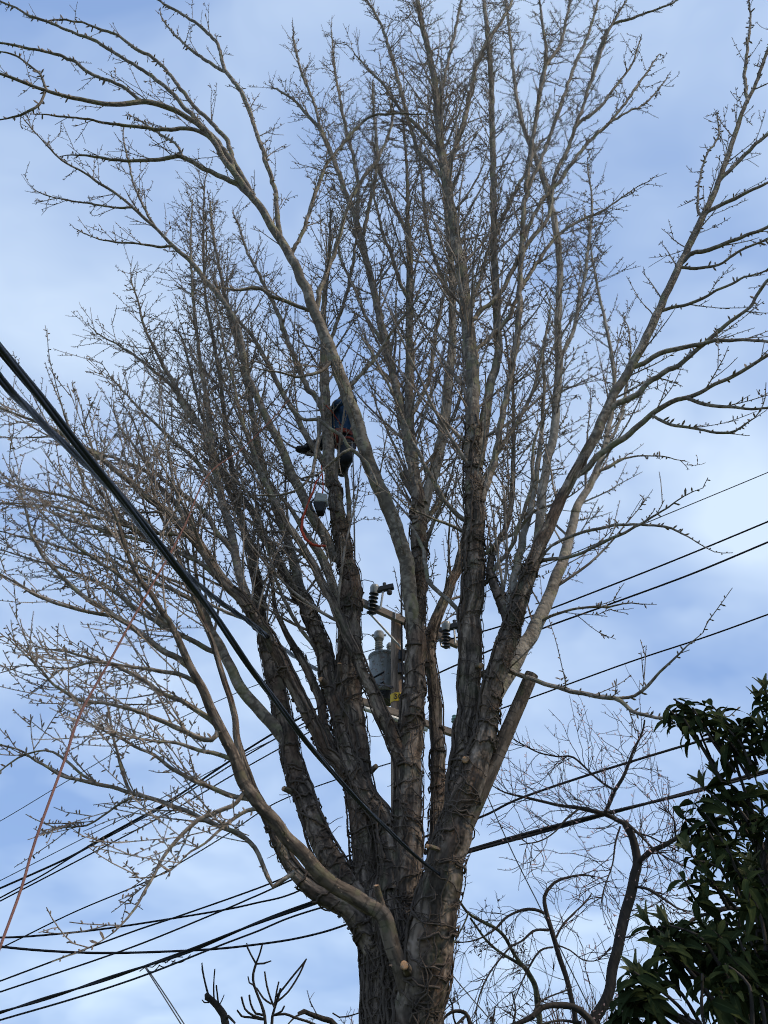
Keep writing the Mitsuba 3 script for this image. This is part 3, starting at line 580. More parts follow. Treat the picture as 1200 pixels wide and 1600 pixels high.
def grow(p, d, L, n, up, wig, droop=0.0):
    out = [p]
    st = L / (n - 1)
    for i in range(n - 1):
        d = d + np.array([0, 0, up * st]) + rng.normal(0, wig, 3)
        d = d / np.linalg.norm(d)
        p = p + d * st
        out.append(p)
    return np.array(out)


def off_axis(t, ang, az):
    ref = np.array([0, 0, 1.0]) if abs(t[2]) < 0.9 else np.array([1.0, 0, 0])
    u = unit(np.cross(t, ref)); v = np.cross(t, u)
    return t * math.cos(ang) + (u * math.cos(az) + v * math.sin(az)) * math.sin(ang)


def spur_set(P, R, gap, out, big=1.0):
    """spurs along one shoot"""
    s = np.concatenate([[0], np.cumsum(np.linalg.norm(np.diff(P, axis=0), axis=1))])
    n = int(s[-1] / gap)
    if n < 1:
        return
    q = (np.arange(n) + rng.uniform(0.1, 0.9, n)) * gap
    X = np.stack([np.interp(q, s, P[:, k]) for k in range(3)], 1)
    r = np.interp(q, s, R)
    T_ = unit(np.stack([np.interp(q, s, np.gradient(P[:, k])) for k in range(3)], 1))
    N = rng.normal(0, 1, (n, 3)); N[:, 2] += 0.5
    N = unit(N - T_ * (N * T_).sum(1, keepdims=True))
    D = unit(T_ * rng.uniform(0.2, 0.75, (n, 1)) + N)
    out[0].append(X + N * (r * 0.55)[:, None])
    out[1].append(D)
    size = 0.4 + 1.1 * rng.uniform(0, 1, n) ** 1.7 + 0.5 * np.sin(q * rng.uniform(6, 16) + rng.uniform(0, 6.28))
    size = np.clip(size, 0.12, 1.8)
    out[2].append(0.033 * size * big)
    out[3].append((0.0036 + 0.0022 * size) * big)


sides = []                                              # individually kept side branches: (weight, limb name, path)
twigs = {n: [] for n in order}
spur = {n: ([], [], [], []) for n in order}
for name in order:
    L = limb[name]
    P, R, pix = L['P'], L['R'], L['pix']
    s = np.concatenate([[0], np.cumsum(np.linalg.norm(np.diff(P, axis=0), axis=1))])
    tot = s[-1]
    t = unit(np.gradient(P, axis=0))
    big = L['big'] > 0.06
    start = 0.0
    if name in VINED or big:
        ok = np.nonzero((pix[:, 1] < 1000) & (R < 0.11))[0]
        start = s[ok[0]] if len(ok) else tot
    else:
        start = 0.12 * tot
    gap = 0.16 / max(L['dens'], 0.05)
    q = start + rng.uniform(0, gap)
    while q < tot - 0.03:
        i = min(np.searchsorted(s, q), len(P) - 1)
        f = (q - start) / max(tot - start, 1e-6)
        ln = L['lenf'] * rng.uniform(0.35, 1.0) * (2.3 * (1 - f) ** 0.8 + 0.6)
        if not big:
            ln *= 0.62
        d = off_axis(t[i], rng.uniform(0.4, 0.85), rng.uniform(0, 2 * math.pi))
        if d[2] < -0.25:
            d[2] *= 0.2; d = unit(d)
        n = max(5, int(ln / 0.13))
        B = grow(P[i], d, ln, n, 0.32, 0.045)
        r0 = min(0.42 * R[i], 0.006 + 0.0075 * ln)
        Rb = np.linspace(max(r0, 0.0055), 0.0042, n)
        sides.append((ln, name, B, Rb))
        # twigs on it
        u = 0.14
        while u < ln:
            k = min(int(u / ln * (n - 1)), n - 2)
            tt = unit(B[k + 1] - B[k])
            tl = rng.uniform(0.15, 0.85) * (1.15 - 0.6 * u / ln) * (0.75 + 0.25 * L['lenf'])
            dd = off_axis(tt, rng.uniform(0.32, 0.75), rng.uniform(0, 2 * math.pi))
            m_ = max(4, int(tl / 0.08))
            W = grow(B[k], dd, tl, m_, 0.45, 0.06)
            Rw = np.linspace(0.0058, 0.004, m_)
            twigs[name].append((W, Rw))
            spur_set(W, Rw, 0.050, spur[name])
            if tl > 0.4 and rng.uniform() < 0.6:
                j = m_ // 2
                W2 = grow(W[j], off_axis(unit(W[j] - W[j - 1]), 0.8, rng.uniform(0, 6.28)), tl * 0.4, 4, 0.7, 0.08)
                twigs[name].append((W2, np.linspace(0.0045, 0.0035, 4)))
                spur_set(W2, np.full(4, 0.004), 0.05, spur[name])
            u += rng.uniform(0.15, 0.40)
        spur_set(B, Rb, 0.055, spur[name])
        q += gap * rng.uniform(0.5, 1.5)
    thin = R < 0.03
    if thin.sum() > 3:
        i0 = np.nonzero(thin)[0][0]
        spur_set(P[i0:], R[i0:], 0.06 if L['lenf'] < 0.6 else 0.065, spur[name], 1.75 if (name[0] == 'D' or name[0] == 'S') else 1.3)

cutoff = sorted([x[0] for x in sides], reverse=True)[:270][-1]
bkey = {}
ntri = 0
print('cutoff', cutoff)
for n_, name in enumerate(order):
    L = limb[name]
    P, R = L['P'], L['R']
    big = L['big']
    k = (72 if name in VINED else 40) if big > 0.12 else 20 if big > 0.05 else 10 if big > 0.025 else 7
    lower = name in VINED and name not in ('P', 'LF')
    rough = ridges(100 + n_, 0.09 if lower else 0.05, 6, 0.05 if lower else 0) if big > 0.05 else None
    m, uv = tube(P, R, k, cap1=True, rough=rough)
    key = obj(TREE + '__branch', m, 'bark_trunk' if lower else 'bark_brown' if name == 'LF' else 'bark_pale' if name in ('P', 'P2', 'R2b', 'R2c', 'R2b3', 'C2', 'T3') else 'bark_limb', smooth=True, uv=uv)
    bkey[name] = key
    ntri += len(m[1])
for ln, name, B, Rb in sides:
    if ln >= cutoff:
        obj(bkey[name] + '__side_branch', bundle([(B, Rb)], 5), 'bark_twig', smooth=True)
    else:
        twigs[name].append((B, Rb))
for name in order:
    if twigs[name]:
        m = bundle(twigs[name], 3)
        obj(bkey[name] + '__twigs', m, 'bark_twig', smooth=True, kind='stuff')
        ntri += len(m[1])
    sp = spur[name]
    if sp[0]:
        m = spurs(np.vstack(sp[0]), np.vstack(sp[1]), np.concatenate(sp[2]), np.concatenate(sp[3]))
        obj(bkey[name] + '__buds', m, 'bark_spur', kind='stuff')
        ntri += len(m[1])
print('tree triangles', ntri, 'side branches', len(sides))


# sawn stubs and cut faces
def stub(px0, py0, px1, py1, w, parent, dY=-0.15, label=None, bend=0.0):
    pl = limb[parent]
    i = np.argmin(np.linalg.norm(pl['pix'] - [px0, py0], axis=1))
    Y = pl['P'][i, 1]
    a = at(px0, py0, Y); b = at(px1, py1, Y + dY)
    r = width_m(b, w)
    mid = (a + b) / 2 + np.array([0, 0, bend])
    S_ = spline(np.array([[*a, r * 1.35], [*mid, r * 1.1], [*b, r]]), 0.04)
    m, uv = tube(S_[:, :3], S_[:, 3], 16, rough=ridges(int(px0), 0.08, 5))
    key = obj(TREE + '__stub', m, 'bark_brown', smooth=True, uv=uv, label=label)
    t = unit(S_[-1, :3] - S_[-3, :3])
    prof = [(r * 0.98, -0.012), (r * 0.93, 0.003), (r * 0.6, 0.006), (r * 0.3, 0.006), (0.0005, 0.007)]
    disc = lathe(prof, S_[-1, :3], unit(t + np.array([0.25, -0.2, 0.1])), 16)
    duv = np.array([(q_[0], j / 16 * 2 * math.pi) for q_ in prof for j in range(16)])
    obj(key + '__cut_face', disc, 'cut_wood', smooth=True, uv=duv)


stub(722, 1300, 831, 1054, 21, 'Rm', -0.15, 'thick sawn-off limb stub leaning out to the right', -0.02)
stub(604, 1440, 588, 1384, 10, 'LF', -0.1, 'short stub standing on the low left limb')
stub(640, 1520, 632, 1508, 14, 'LF', -0.25, 'round pale saw cut low on the trunk')
stub(695, 1330, 668, 1322, 7, 'Rm', -0.35, 'small pale cut stub in the crotch')
stub(735, 1185, 727, 1187, 11, 'R1', -0.28)
stub(462, 1240, 443, 1232, 8, 'LA', -0.1)
stub(579, 1205, 588, 1197, 8, 'F', -0.08)
stub(530, 1090, 531, 1037, 8, 'LD', -0.2)
stub(515, 1075, 501, 1061, 9, 'LD', -0.15)
stub(740, 1040, 752, 1040, 9, 'R1', -0.22)
stub(660, 790, 630, 740, 14, 'C', 0.1)

# sawn branches left hanging in the crown
for (pts, Y0, Y1, w0, w1, lab) in [
    ([(452, 634), (465, 647), (479, 656), (497, 656), (518, 671), (535, 683), (546, 698), (565, 715), (578, 730), (590, 760)], 7.5, 7.35, 5, 6, 'pale sawn branch lying across the limbs in front of the climber'),
    ([(499, 652), (497, 683), (492, 718), (486, 742), (469, 762), (440, 772), (400, 774)], 7.45, 7.5, 6, 3, 'pale sawn branch hanging down beside the climber'),
    ([(548, 700), (518, 722), (494, 742), (470, 748)], 7.35, 7.45, 5, 3, 'short pale forked branch end below the climber'),
    ([(730, 970), (700, 937), (672, 912), (664, 880), (658, 850), (640, 820)], 7.3, 7.55, 8, 5, 'pale sawn branch end hanging against the dark upright limb'),
]:
    n = len(pts)
    P0 = np.array([at(x, y, Y0 + (Y1 - Y0) * i / (n - 1)) for i, (x, y) in enumerate(pts)])
    R0 = np.array([width_m(p, w0 + (w1 - w0) * i / (n - 1)) for i, p in enumerate(P0)])
    S_ = spline(np.column_stack([P0, R0]), 0.05)
    S_[:, :3] += noisy(rng, len(S_), 0.008, 2)
    m, uv = tube(S_[:, :3], S_[:, 3], 8, True, True)
    k_ = thing('cut_branch', lab, 'branch', 'sawn branches hanging in the crown')
    obj(k_ + '__stick', m, 'bark_limb', smooth=True, uv=uv)
    tw, so = [], ([], [], [], [])
    for j in range(5):
        i = rng.integers(2, len(S_) - 2)
        W = grow(S_[i, :3], off_axis(unit(S_[i + 1, :3] - S_[i, :3]), 0.8, rng.uniform(0, 6.28)), rng.uniform(0.2, 0.5), 6, 0.0, 0.1)
        tw.append((W, np.linspace(0.005, 0.0035, 6)))
        spur_set(W, np.full(6, 0.004), 0.05, so)
    obj(k_ + '__twigs', bundle(tw, 4), 'bark_twig', smooth=True, kind='stuff')
    obj(k_ + '__buds', spurs(np.vstack(so[0]), np.vstack(so[1]), np.concatenate(so[2]), np.concatenate(so[3])), 'bark_spur', kind='stuff')

# ------------------------------------------------------------------ the dead vine
VINE = thing('climbing_vine', 'dead leafless vine wound round the trunk and lower limbs of the large bare tree', 'vine')


def on_limb(P, R, s, i_s, ang, lift):
    t, u, v = s
    return P[i_s] + (R[i_s] + lift)[:, None] * (np.cos(ang)[:, None] * u[i_s] + np.sin(ang)[:, None] * v[i_s])


tend = []
nstem = 0
for name, ytop in VINED.items():
    L = limb[name]
    keep = L['pix'][:, 1] > ytop - 40
    P, R = L['P'][keep], L['R'][keep] * 1.02
    if len(P) < 10:
        continue
    fr = frames(P)
    n = len(P)
    ln = np.linalg.norm(np.diff(P, axis=0), axis=1).mean()
    # rings and slanting coils
    for c in range(int(n * (1.25 if name in ('R1', 'F', 'Rm', 'C', 'LA', 'LD') else 0.8))):
        c0 = rng.uniform(2, n - 3)
        turn = rng.uniform(1.5, 5.0) * rng.choice([-1, 1])
        rise = rng.normal(0, 0.24) * abs(turn) / ln * R[int(c0)] * 2.0
        m_ = 18
        idx = np.clip(c0 + np.linspace(0, rise, m_) + np.cumsum(rng.normal(0, 0.25, m_)), 0, n - 1)
        ang = rng.uniform(0, 6.28) + np.linspace(0, turn, m_)
        Q = on_limb(P, R, fr, idx.astype(int), ang, np.abs(rng.normal(0.004, 0.004, m_)) + R[int(c0)] * 0.05)
        fr_ = (idx - idx.astype(int))[:, None]
        Q += fr_ * ln * fr[0][idx.astype(int)]
        r = 0.0035 + 0.011 * rng.uniform() ** 2.2
        tend.append((Q, np.linspace(r, r * 0.7, m_)))
    # stems climbing along the limb
    for c in range(4 if R.max() < 0.12 else 19):
        a0 = rng.uniform(0, 6.28)
        i0, i1 = sorted(rng.uniform(0, n - 1, 2) * (1 if c < 7 else 0.55)) if c > 2 else (0, n - 1)
        m_ = int(max(8, (i1 - i0)))
        idx = np.linspace(i0, i1, m_).astype(int)
        ang = a0 + np.cumsum(rng.normal(0, 0.13, m_))
        Q = on_limb(P, R, fr, idx, ang, np.full(m_, 0.007) + R[idx] * 0.05)
        r = 0.006 + 0.014 * rng.uniform() ** 2
        m, uv = tube(Q, np.linspace(r, r * 0.6, m_), 6, True, True)
        obj(VINE + '__stem', m, 'vine_bark', smooth=True)
    # free ends that stick out
    for c in range(int(n * 0.22)):
        i = rng.integers(0, n - 1)
        a0 = rng.uniform(0, 6.28)
        nn = math.cos(a0) * fr[1][i] + math.sin(a0) * fr[2][i]
        W = grow(P[i] + nn * R[i], unit(nn + 0.6 * rng.normal(0, 1, 3)), rng.uniform(0.08, 0.28), 6, rng.uniform(-3, 2), 0.25)
        tend.append((W, np.linspace(0.0045, 0.0025, 6)))
# thick stems up the trunk
P, R = S * 0, None
S = spline(np.array(TP), 0.05)
P, R = S[:-6, :3], S[:-6, 3] * 1.03
fr = frames(P)
for c in range(70):
    n = len(P)
    i0 = rng.uniform(0, n * 0.55); i1 = min(n - 1, i0 + rng.uniform(25, 60))
    m_ = int(i1 - i0)
    idx = np.linspace(i0, i1, m_).astype(int)
    ang = rng.uniform(0, 6.28) + np.cumsum(rng.normal(0, 0.045, m_))
    Q = on_limb(P, R, fr, idx, ang, np.full(m_, 0.02) + 0.015 * np.sin(np.arange(m_) * 0.3 + c))
    r = rng.uniform(0.008, 0.02)
    m, uv = tube(Q, np.linspace(r, r * 0.65, m_), 7, True, True)
    obj(VINE + '__stem', m, 'vine_bark', smooth=True)
for c in range(260):
    n = len(P)
    m_ = 16
    c0 = rng.uniform(22, n - 4)
    idx = np.clip(c0 + np.linspace(0, rng.normal(0, 7), m_), 0, n - 1).astype(int)
    ang = rng.uniform(0, 6.28) + np.linspace(0, rng.choice([-1, 1]) * rng.uniform(0.5, 2.0), m_)
    Q = on_limb(P, R, fr, idx, ang, 0.012 + np.abs(rng.normal(0, 0.008, m_)))
    tend.append((Q + noisy(rng, m_, 0.012, 1), np.linspace(0.007, 0.004, m_)))
obj(VINE + '__tendrils', bundle(tend, 5), 'vine_bark', smooth=True, kind='stuff')

# ------------------------------------------------------------------ utility pole
POLE = thing('utility_pole', 'weathered wooden utility pole with two crossarms and a yellow tag, behind the bare tree', 'utility pole')
PY = 14.0
ptop = at(619.5, 962, PY)
pbx = at(622, 1250, PY)[0]
zt = ptop[2]
m = lathe([(0.155, -0.3), (0.15, 2.0), (0.13, zt - 2.0), (0.113, zt - 0.05), (0.108, zt - 0.005), (0.0, zt)], (ptop[0], PY, 0), k=28)
obj(POLE + '__post', m, 'pole_wood', smooth=35)
PX = ptop[0]


def pp(px, py, Y=PY):
    return at(px, py, Y)


# upper crossarm: comes from the upper left, nearer the viewer, to the lower right
a, b = pp(512, 918, 13.45), pp(716, 1008, 14.05)
obj(POLE + '__crossarm', beam(a, b, 0.11, 0.14), 'arm_wood')
arm_t = unit(b - a)
a2, b2 = pp(548, 1090, 13.6), pp(758, 1163, 14.0)
obj(POLE + '__crossarm', beam(a2, b2, 0.11, 0.12), 'arm_wood')
a3, b3 = pp(548, 1100, 13.5), pp(668, 1140, 13.85)
m, uv = tube(np.array([a3 + (b3 - a3) * t_ for t_ in np.linspace(0, 1, 8)]), np.full(8, 0.045), 14, True, True)
obj(POLE + '__conduit', m, 'white_plastic', smooth=40, label='white pipe fixed along the lower crossarm')
m, uv = tube(np.array([pp(579, 960, 13.62) + (pp(626, 1011, 13.85) - pp(579, 960, 13.62)) * t_ for t_ in np.linspace(0, 1, 6)]), np.full(6, 0.022), 10, True, True)
obj(POLE + '__brace', m, 'galvanised', smooth=40)
m, uv = tube(np.array([pp(650, 1010, 13.85) + (pp(690, 1000, 13.9) - pp(650, 1010, 13.85)) * t_ for t_ in np.linspace(0, 1, 6)]), np.full(6, 0.02), 10, True, True)
obj(POLE + '__brace', m, 'galvanised', smooth=40)
tagz = at(620, 1093, PY)[2]
tg = lathe([(0.137, -0.085), (0.142, -0.085), (0.142, 0.085), (0.137, 0.085)], (PX, PY, tagz), k=40)
ty = obj(POLE + '__tag_band', tg, 'yellow_paint', smooth=35, label='yellow number band wrapped round the pole')
for i, ch in enumerate(('3', '0')):
    tx = meshkit.text_mesh(ch, 0.10, 0.003, True)
    tx.apply_transform(trimesh.transformations.rotation_matrix(math.pi / 2, (1, 0, 0)))
    tx.apply_translation((PX - 0.09 + 0.09 * i + 0.005, PY - 0.146, tagz - 0.05))
    obj(ty + '__mark', tx, 'black_print')
for (x, y) in ((630, 1024), (629, 1045)):
    c = pp(x - 1, y, 13.86)
    bxm = beam(c - np.array([0, 0, 0.10]), c + np.array([0, 0, 0.10]), 0.16, 0.12, (0, 1, 0), 0.015)
    obj(POLE + '__junction_box', bxm, 'black_rubber')
pl_ = [pp(627, 905, 13.8), pp(627.5, 960, 13.8), pp(628, 1010, 13.78), pp(629, 1060, 13.82), pp(631, 1140, 13.82), pp(633, 1300, 13.82)]
S_ = spline(np.array(pl_), 0.2)
m, uv = tube(S_, np.full(len(S_), 0.02), 8, True, True)
obj(POLE + '__riser_cable', m, 'wire_black', smooth=True)
for t_ in (0.32, 0.52):
    c = a + (b - a) * t_
    obj(POLE + '__bracket', beam(c + np.array([0, -0.075, -0.09]), c + np.array([0, -0.075, 0.11]), 0.05, 0.02, (1, 0, 0), 0.004), 'galvanised')
for t_ in (0.05, 0.6, 0.93):
    c = a + (b - a) * t_ + np.array([0, 0, -0.07])
    obj(POLE + '__bolt', lathe([(0.0, -0.1), (0.02, -0.095), (0.02, 0.0), (0.035, 0.0), (0.035, 0.01), (0, 0.012)], c, k=10), 'galvanised', smooth=35)


def sheds(base, axis, n, r0, r1, pitch):
    pr = [(0.0, 0.0), (r0, 0.0)]
    for i in range(n):
        h = pitch * (i + 0.15)
        pr += [(r0, h), (r1, h + pitch * 0.28), (r1 * 0.96, h + pitch * 0.42), (r0, h + pitch * 0.8)]
    pr += [(r0, pitch * n + 0.01), (0.0, pitch * n + 0.02)]
    return lathe(pr, base, axis, 20)


def cutout(root, base, lean, s=1.0, loop=True):
    """a fused cutout: black ribbed insulator, grey hood, white tube hanging from it"""
    up = unit(np.array([lean, -0.15, 1.0]))
    k_ = obj(root, sheds(base - up * 0.12 * s, up, 6, 0.05 * s, 0.105 * s, 0.085 * s), 'black_rubber', smooth=35)
    top = base + up * 0.42 * s
    obj(k_ + '__hood', lathe([(0.02, -0.06), (0.085, -0.05), (0.095, 0.02), (0.10, 0.08), (0.075, 0.13), (0.03, 0.15), (0.0, 0.152)], top, up, 16), 'porcelain', smooth=35)
    side = unit(np.array([1.0, -0.2, 0.15]))
    e = top + side * 0.2 * s
    obj(k_ + '__clamp', join([beam(top + side * 0.06, top + side * 0.42 * s, 0.10, 0.13, bevel=0.02), lathe([(0.0, 0), (0.05, 0.0), (0.06, 0.05), (0.03, 0.11), (0.0, 0.12)], top + side * 0.33 * s - np.array([0, 0, 0.16]), k=12), lathe([(0.0, 0), (0.03, 0.0), (0.04, 0.08), (0.0, 0.1)], top + side * 0.22 * s + np.array([0, 0, 0.05]), k=10)]), 'black_rubber')
    pts_ = np.array([e + (base + side * 0.18 - np.array([0, 0.1, 0.1]) - e) * t_ for t_ in np.linspace(0, 1, 6)])
    m, uv = tube(pts_, np.full(6, 0.022), 10, True, True)
    obj(k_ + '__fuse_tube', m, 'porcelain', smooth=40)
    return k_, top + up * 0.13


c1 = pp(581, 952, 13.62)
k_, ctop = cutout(POLE + '__cutout', c1, 0.12, 0.98)
cutout(POLE + '__cutout', pp(697, 1006, 13.8), 0.05, 0.8)
cutout(POLE + '__cutout', pp(676, 1010, 14.1), -0.1, 0.7)
for (x, y, Y) in ((711, 1130, 13.85), (560, 1086, 13.5)):
    c = pp(x, y, Y)
    k2 = obj(POLE + '__pin_insulator', lathe([(0.0, 0), (0.045, 0.0), (0.075, 0.03), (0.06, 0.05), (0.07, 0.08), (0.05, 0.11), (0.055, 0.14), (0.03, 0.16), (0.0, 0.165)], c, k=18), 'green_glass', smooth=35)
    obj(k2 + '__pin', lathe([(0.0, -0.16), (0.014, -0.16), (0.014, 0.01), (0.0, 0.012)], c, k=8), 'galvanised', smooth=35)

# transformer
TR = thing('transformer', 'grey cylindrical transformer with a ribbed bushing on its lid, mounted on the utility pole', 'transformer')
TY = 14.44
tc = pp(599.5, 1050, TY)
rT = 0.30
zb, ztp = pp(600, 1086, TY)[2], pp(600, 1029, TY)[2]
tx_, ty_ = tc[0], TY
obj(TR + '__tank', lathe([(0, zb), (rT * 0.9, zb), (rT, zb + 0.03), (rT, ztp - 0.03), (rT + 0.012, ztp - 0.025), (rT + 0.012, ztp)], (tx_, ty_, 0), k=40), 'grey_paint', smooth=35)
obj(TR + '__lid', lathe([(rT + 0.022, ztp + 0.002), (rT + 0.024, ztp + 0.03), (rT + 0.01, ztp + 0.05), (rT * 0.6, ztp + 0.10), (rT * 0.2, ztp + 0.12), (0, ztp + 0.122)], (tx_, ty_, 0), k=40), 'grey_paint', smooth=35)
bb = np.array([tx_ - 0.10, ty_ - 0.05, ztp + 0.10])
bk = obj(TR + '__bushing', sheds(bb, (0, 0, 1), 6, 0.055, 0.085, 0.052), 'porcelain', smooth=35)
obj(bk + '__cap', lathe([(0.06, 0.31), (0.10, 0.32), (0.115, 0.36), (0.105, 0.40), (0.11, 0.46), (0.085, 0.50), (0.03, 0.52), (0, 0.522)], bb, k=20), 'porcelain', smooth=35)
for dx in (-0.12, 0.12):
    obj(bk + '__stud', lathe([(0, -0.03), (0.025, -0.03), (0.025, 0.03), (0, 0.03)], bb + np.array([dx, 0, 0.42]), (1, 0, 0), 10), 'galvanised', smooth=35)
b2_ = np.array([tx_ + 0.14, ty_ + 0.1, ztp + 0.09])
bk2 = obj(TR + '__bushing', sheds(b2_, (0, 0, 1), 4, 0.05, 0.075, 0.05), 'porcelain', smooth=35)
obj(bk2 + '__cap', lathe([(0.06, 0.21), (0.085, 0.22), (0.085, 0.27), (0.05, 0.32), (0, 0.33)], b2_, k=18), 'porcelain', smooth=35)
obj(TR + '__mounting_bracket', join([beam((tx_ + 0.14, ty_ - 0.18, z_), (PX, PY + 0.08, z_), 0.05, 0.12) for z_ in (zb + 0.25, ztp - 0.15)]), 'grey_paint')
obj(TR + '__side_box', beam((tx_ + rT * 0.75, ty_ - 0.18, zb + 0.12), (tx_ + rT * 0.75, ty_ - 0.18, ztp - 0.16), 0.16, 0.14, (0, 1, 0), 0.012), 'grey_paint')
obj(TR + '__base_bracket', lathe([(0, zb - 0.16), (rT * 0.72, zb - 0.16), (rT * 0.85, zb - 0.01), (0, zb - 0.005)], (tx_, ty_, 0), k=24), 'black_rubber', smooth=35)
for (dx, dz) in ((-0.03, -0.2), (-0.03, -0.27), (-0.22, -0.16)):
    ang = math.asin(dx / rT)
    c = np.array([tx_ + rT * math.sin(ang), ty_ - rT * math.cos(ang), ztp + dz])
    obj(TR + '__stud', lathe([(0, -0.01), (0.02, -0.01), (0.02, 0.025), (0, 0.028)], c, (math.sin(ang), -math.cos(ang), 0), 10), 'porcelain', smooth=35)
obj(TR + '__bottom_bushing', lathe([(0, -0.12), (0.03, -0.12), (0.055, -0.08), (0.035, -0.05), (0.05, -0.02), (0.03, 0.04)], (tx_ - 0.06, ty_ - 0.2, zb - 0.08), k=14), 'porcelain', smooth=35)


# ------------------------------------------------------------------ wires
def wire(name, pts, w, label, mat='wire_black', group=None, cat='wire', k=7, twist=0, twist_rate=5.0):
    """pts: (x, y, Y) along the wire; w: widths in the photograph at both ends"""
    P0 = np.array([at(*q) for q in pts])
    w = np.interp(np.linspace(0, 1, len(P0)), np.linspace(0, 1, len(w)), w)
    R0 = np.array([width_m(p, x) for p, x in zip(P0, w)])
    S_ = spline(np.column_stack([P0, R0]), 0.15)
    key = thing(name, label, cat, group or {'utility_wire': 'overhead wires', 'drop_wire': 'thin drop wires', 'cable_bundle': 'thick cable bundles', 'service_cable': 'dark cables from the left edge', 'jumper_wire': 'short leads at the pole', 'climbing_rope': 'climbing ropes', 'lanyard': 'red straps and lines by the climber'}.get(name))
    if twist:
        fr_ = frames(S_[:, :3])
        s_ = np.concatenate([[0], np.cumsum(np.linalg.norm(np.diff(S_[:, :3], axis=0), axis=1))])
        for j in range(twist):
            a_ = s_ * twist_rate + j * 2 * math.pi / twist
            r_ = S_[:, 3] * 0.5
            Q = S_[:, :3] + r_[:, None] * (np.cos(a_)[:, None] * fr_[1] + np.sin(a_)[:, None] * fr_[2])
            m, uv = tube(Q, S_[:, 3] * 0.55, k, True, True)
            obj(key + '__strand', m, mat, smooth=True)
    else:
        m, uv = tube(S_[:, :3], S_[:, 3], k, True, True)
        scene[key] = mikit.ply(m, mat, smooth=True)
    return key


# right-hand lines, running to the pole
GR = None
wire('utility_wire', [(690, 995, 13.9), (760, 925, 13.9), (850, 884, 13.8), (1000, 821, 13.5), (1200, 738, 13.0), (1330, 682, 12.6)], (1.6, 1.6), 'thinnest and uppermost wire of those running off the right edge, above the bright cloud', 'wire_grey')
wire('utility_wire', [(697, 1000, 13.8), (760, 985, 13.9), (820, 966, 13.8), (900, 936, 13.6), (1050, 877, 13.2), (1200, 815, 12.8), (1330, 760, 12.4)], (2.4, 2.8), 'upper black wire of the parallel pair running off the right edge')
wire('utility_wire', [(676, 1056, 13.9), (720, 1036, 13.9), (840, 985, 13.7), (950, 945, 13.4), (1080, 897, 13.0), (1200, 847, 12.7), (1330, 792, 12.3)], (2.6, 3.2), 'lower black wire of the parallel pair running off the right edge')
wire('utility_wire', [(711, 1132, 13.9), (770, 1112, 13.9), (850, 1083, 13.8), (985, 1034, 13.5), (1100, 996, 13.2), (1200, 960, 12.9), (1330, 912, 12.5)], (2.2, 2.6), 'single black wire crossing the blue sky just above the broken branch on the right')
wire('utility_wire', [(621, 1322, 14.1), (750, 1277, 14.2), (806, 1250, 14.2), (900, 1217, 14.3), (1012, 1182, 14.4), (1121, 1150, 14.6), (1240, 1118, 14.8)], (3.5, 4.0), 'black wire on the right passing through the bare blossom tree above the thick cable bundle')
wire('cable_bundle', [(621, 1366, 13.85), (735, 1329, 14.0), (862, 1294, 14.1), (945, 1272, 14.2), (1087, 1236, 14.4), (1200, 1205, 14.7), (1320, 1172, 15.0)], (8.5, 8.0, 6.0), 'thickest cable bundle to the right of the trunk, running behind the large-leaved tree', 'wire_black', cat='cable', k=9, twist=2, twist_rate=0.7)
# left-hand lines
wire('utility_wire', [(600, 1010, 14.2), (430, 1060, 15), (330, 1100, 16), (220, 1152, 17.5), (161, 1187, 18.5), (82, 1234, 20), (0, 1283, 22), (-120, 1350, 25)], (1.4, 1.3), 'faint thin wire, highest of the lines on the left', 'wire_grey')
wire('utility_wire', [(600, 1085, 14.2), (430, 1155, 15), (330, 1205, 16), (225, 1262, 18), (112, 1319, 20), (0, 1376, 22), (-120, 1436, 25)], (1.5, 1.4), 'faint thin wire just above the dark triple lines at the left edge', 'wire_grey')
wire('utility_wire', [(600, 1050, 14.0), (420, 1150, 14.6), (277, 1244, 15.5), (225, 1274, 16.2), (157, 1311, 17), (105, 1341, 18), (0, 1388, 20), (-120, 1440, 22)], (3.0, 3.6, 3.0), 'dark thick wire, topmost of three dark lines meeting the left edge beside the rope')
wire('utility_wire', [(600, 1065, 14.1), (420, 1160, 14.7), (277, 1248, 15.6), (200, 1291, 16.5), (124, 1332, 17.5), (67, 1367, 18.6), (0, 1403, 20), (-120, 1470, 22)], (2.2, 2.4), 'thin dark wire, middle one of three dark lines meeting the left edge')
wire('utility_wire', [(600, 1080, 14.1), (400, 1190, 14.9), (270, 1266, 16), (142, 1334, 17.6), (0, 1408, 20), (-120, 1470, 22)], (2.0, 2.4), 'thin dark wire, lowest of three dark lines meeting the left edge')
wire('utility_wire', [(618, 1190, 14.15), (520, 1220, 14.5), (430, 1255, 15), (356, 1303, 15.8), (292, 1342, 16.6), (225, 1379, 17.6), (112, 1427, 19.5), (0, 1482, 22), (-120, 1540, 25)], (1.8, 2.2), 'thin wire on the left running down behind the hanging dark twig')
wire('utility_wire', [(560, 1345, 17), (460, 1395, 18), (400, 1411, 18.5), (337, 1424, 19), (187, 1448, 20), (94, 1459, 20.5), (0, 1465, 21), (-120, 1462, 22)], (2.6, 3.2), 'gently bowed wire on the left, upper of the two nearly level ones')
wire('utility_wire', [(621, 1318, 14.1), (500, 1350, 15), (400, 1389, 16), (281, 1431, 18), (187, 1463, 20), (0, 1533, 25), (-120, 1578, 29)], (2.6, 2.6), 'straight wire sloping across the lower left, upper of a parallel pair')
wire('utility_wire', [(621, 1335, 13.9), (500, 1358, 14.6), (400, 1400, 15.6), (337, 1427, 16.4), (187, 1487, 19), (0, 1550, 24), (-120, 1590, 28)], (2.6, 2.6), 'straight wire sloping across the lower left, lower of a parallel pair')
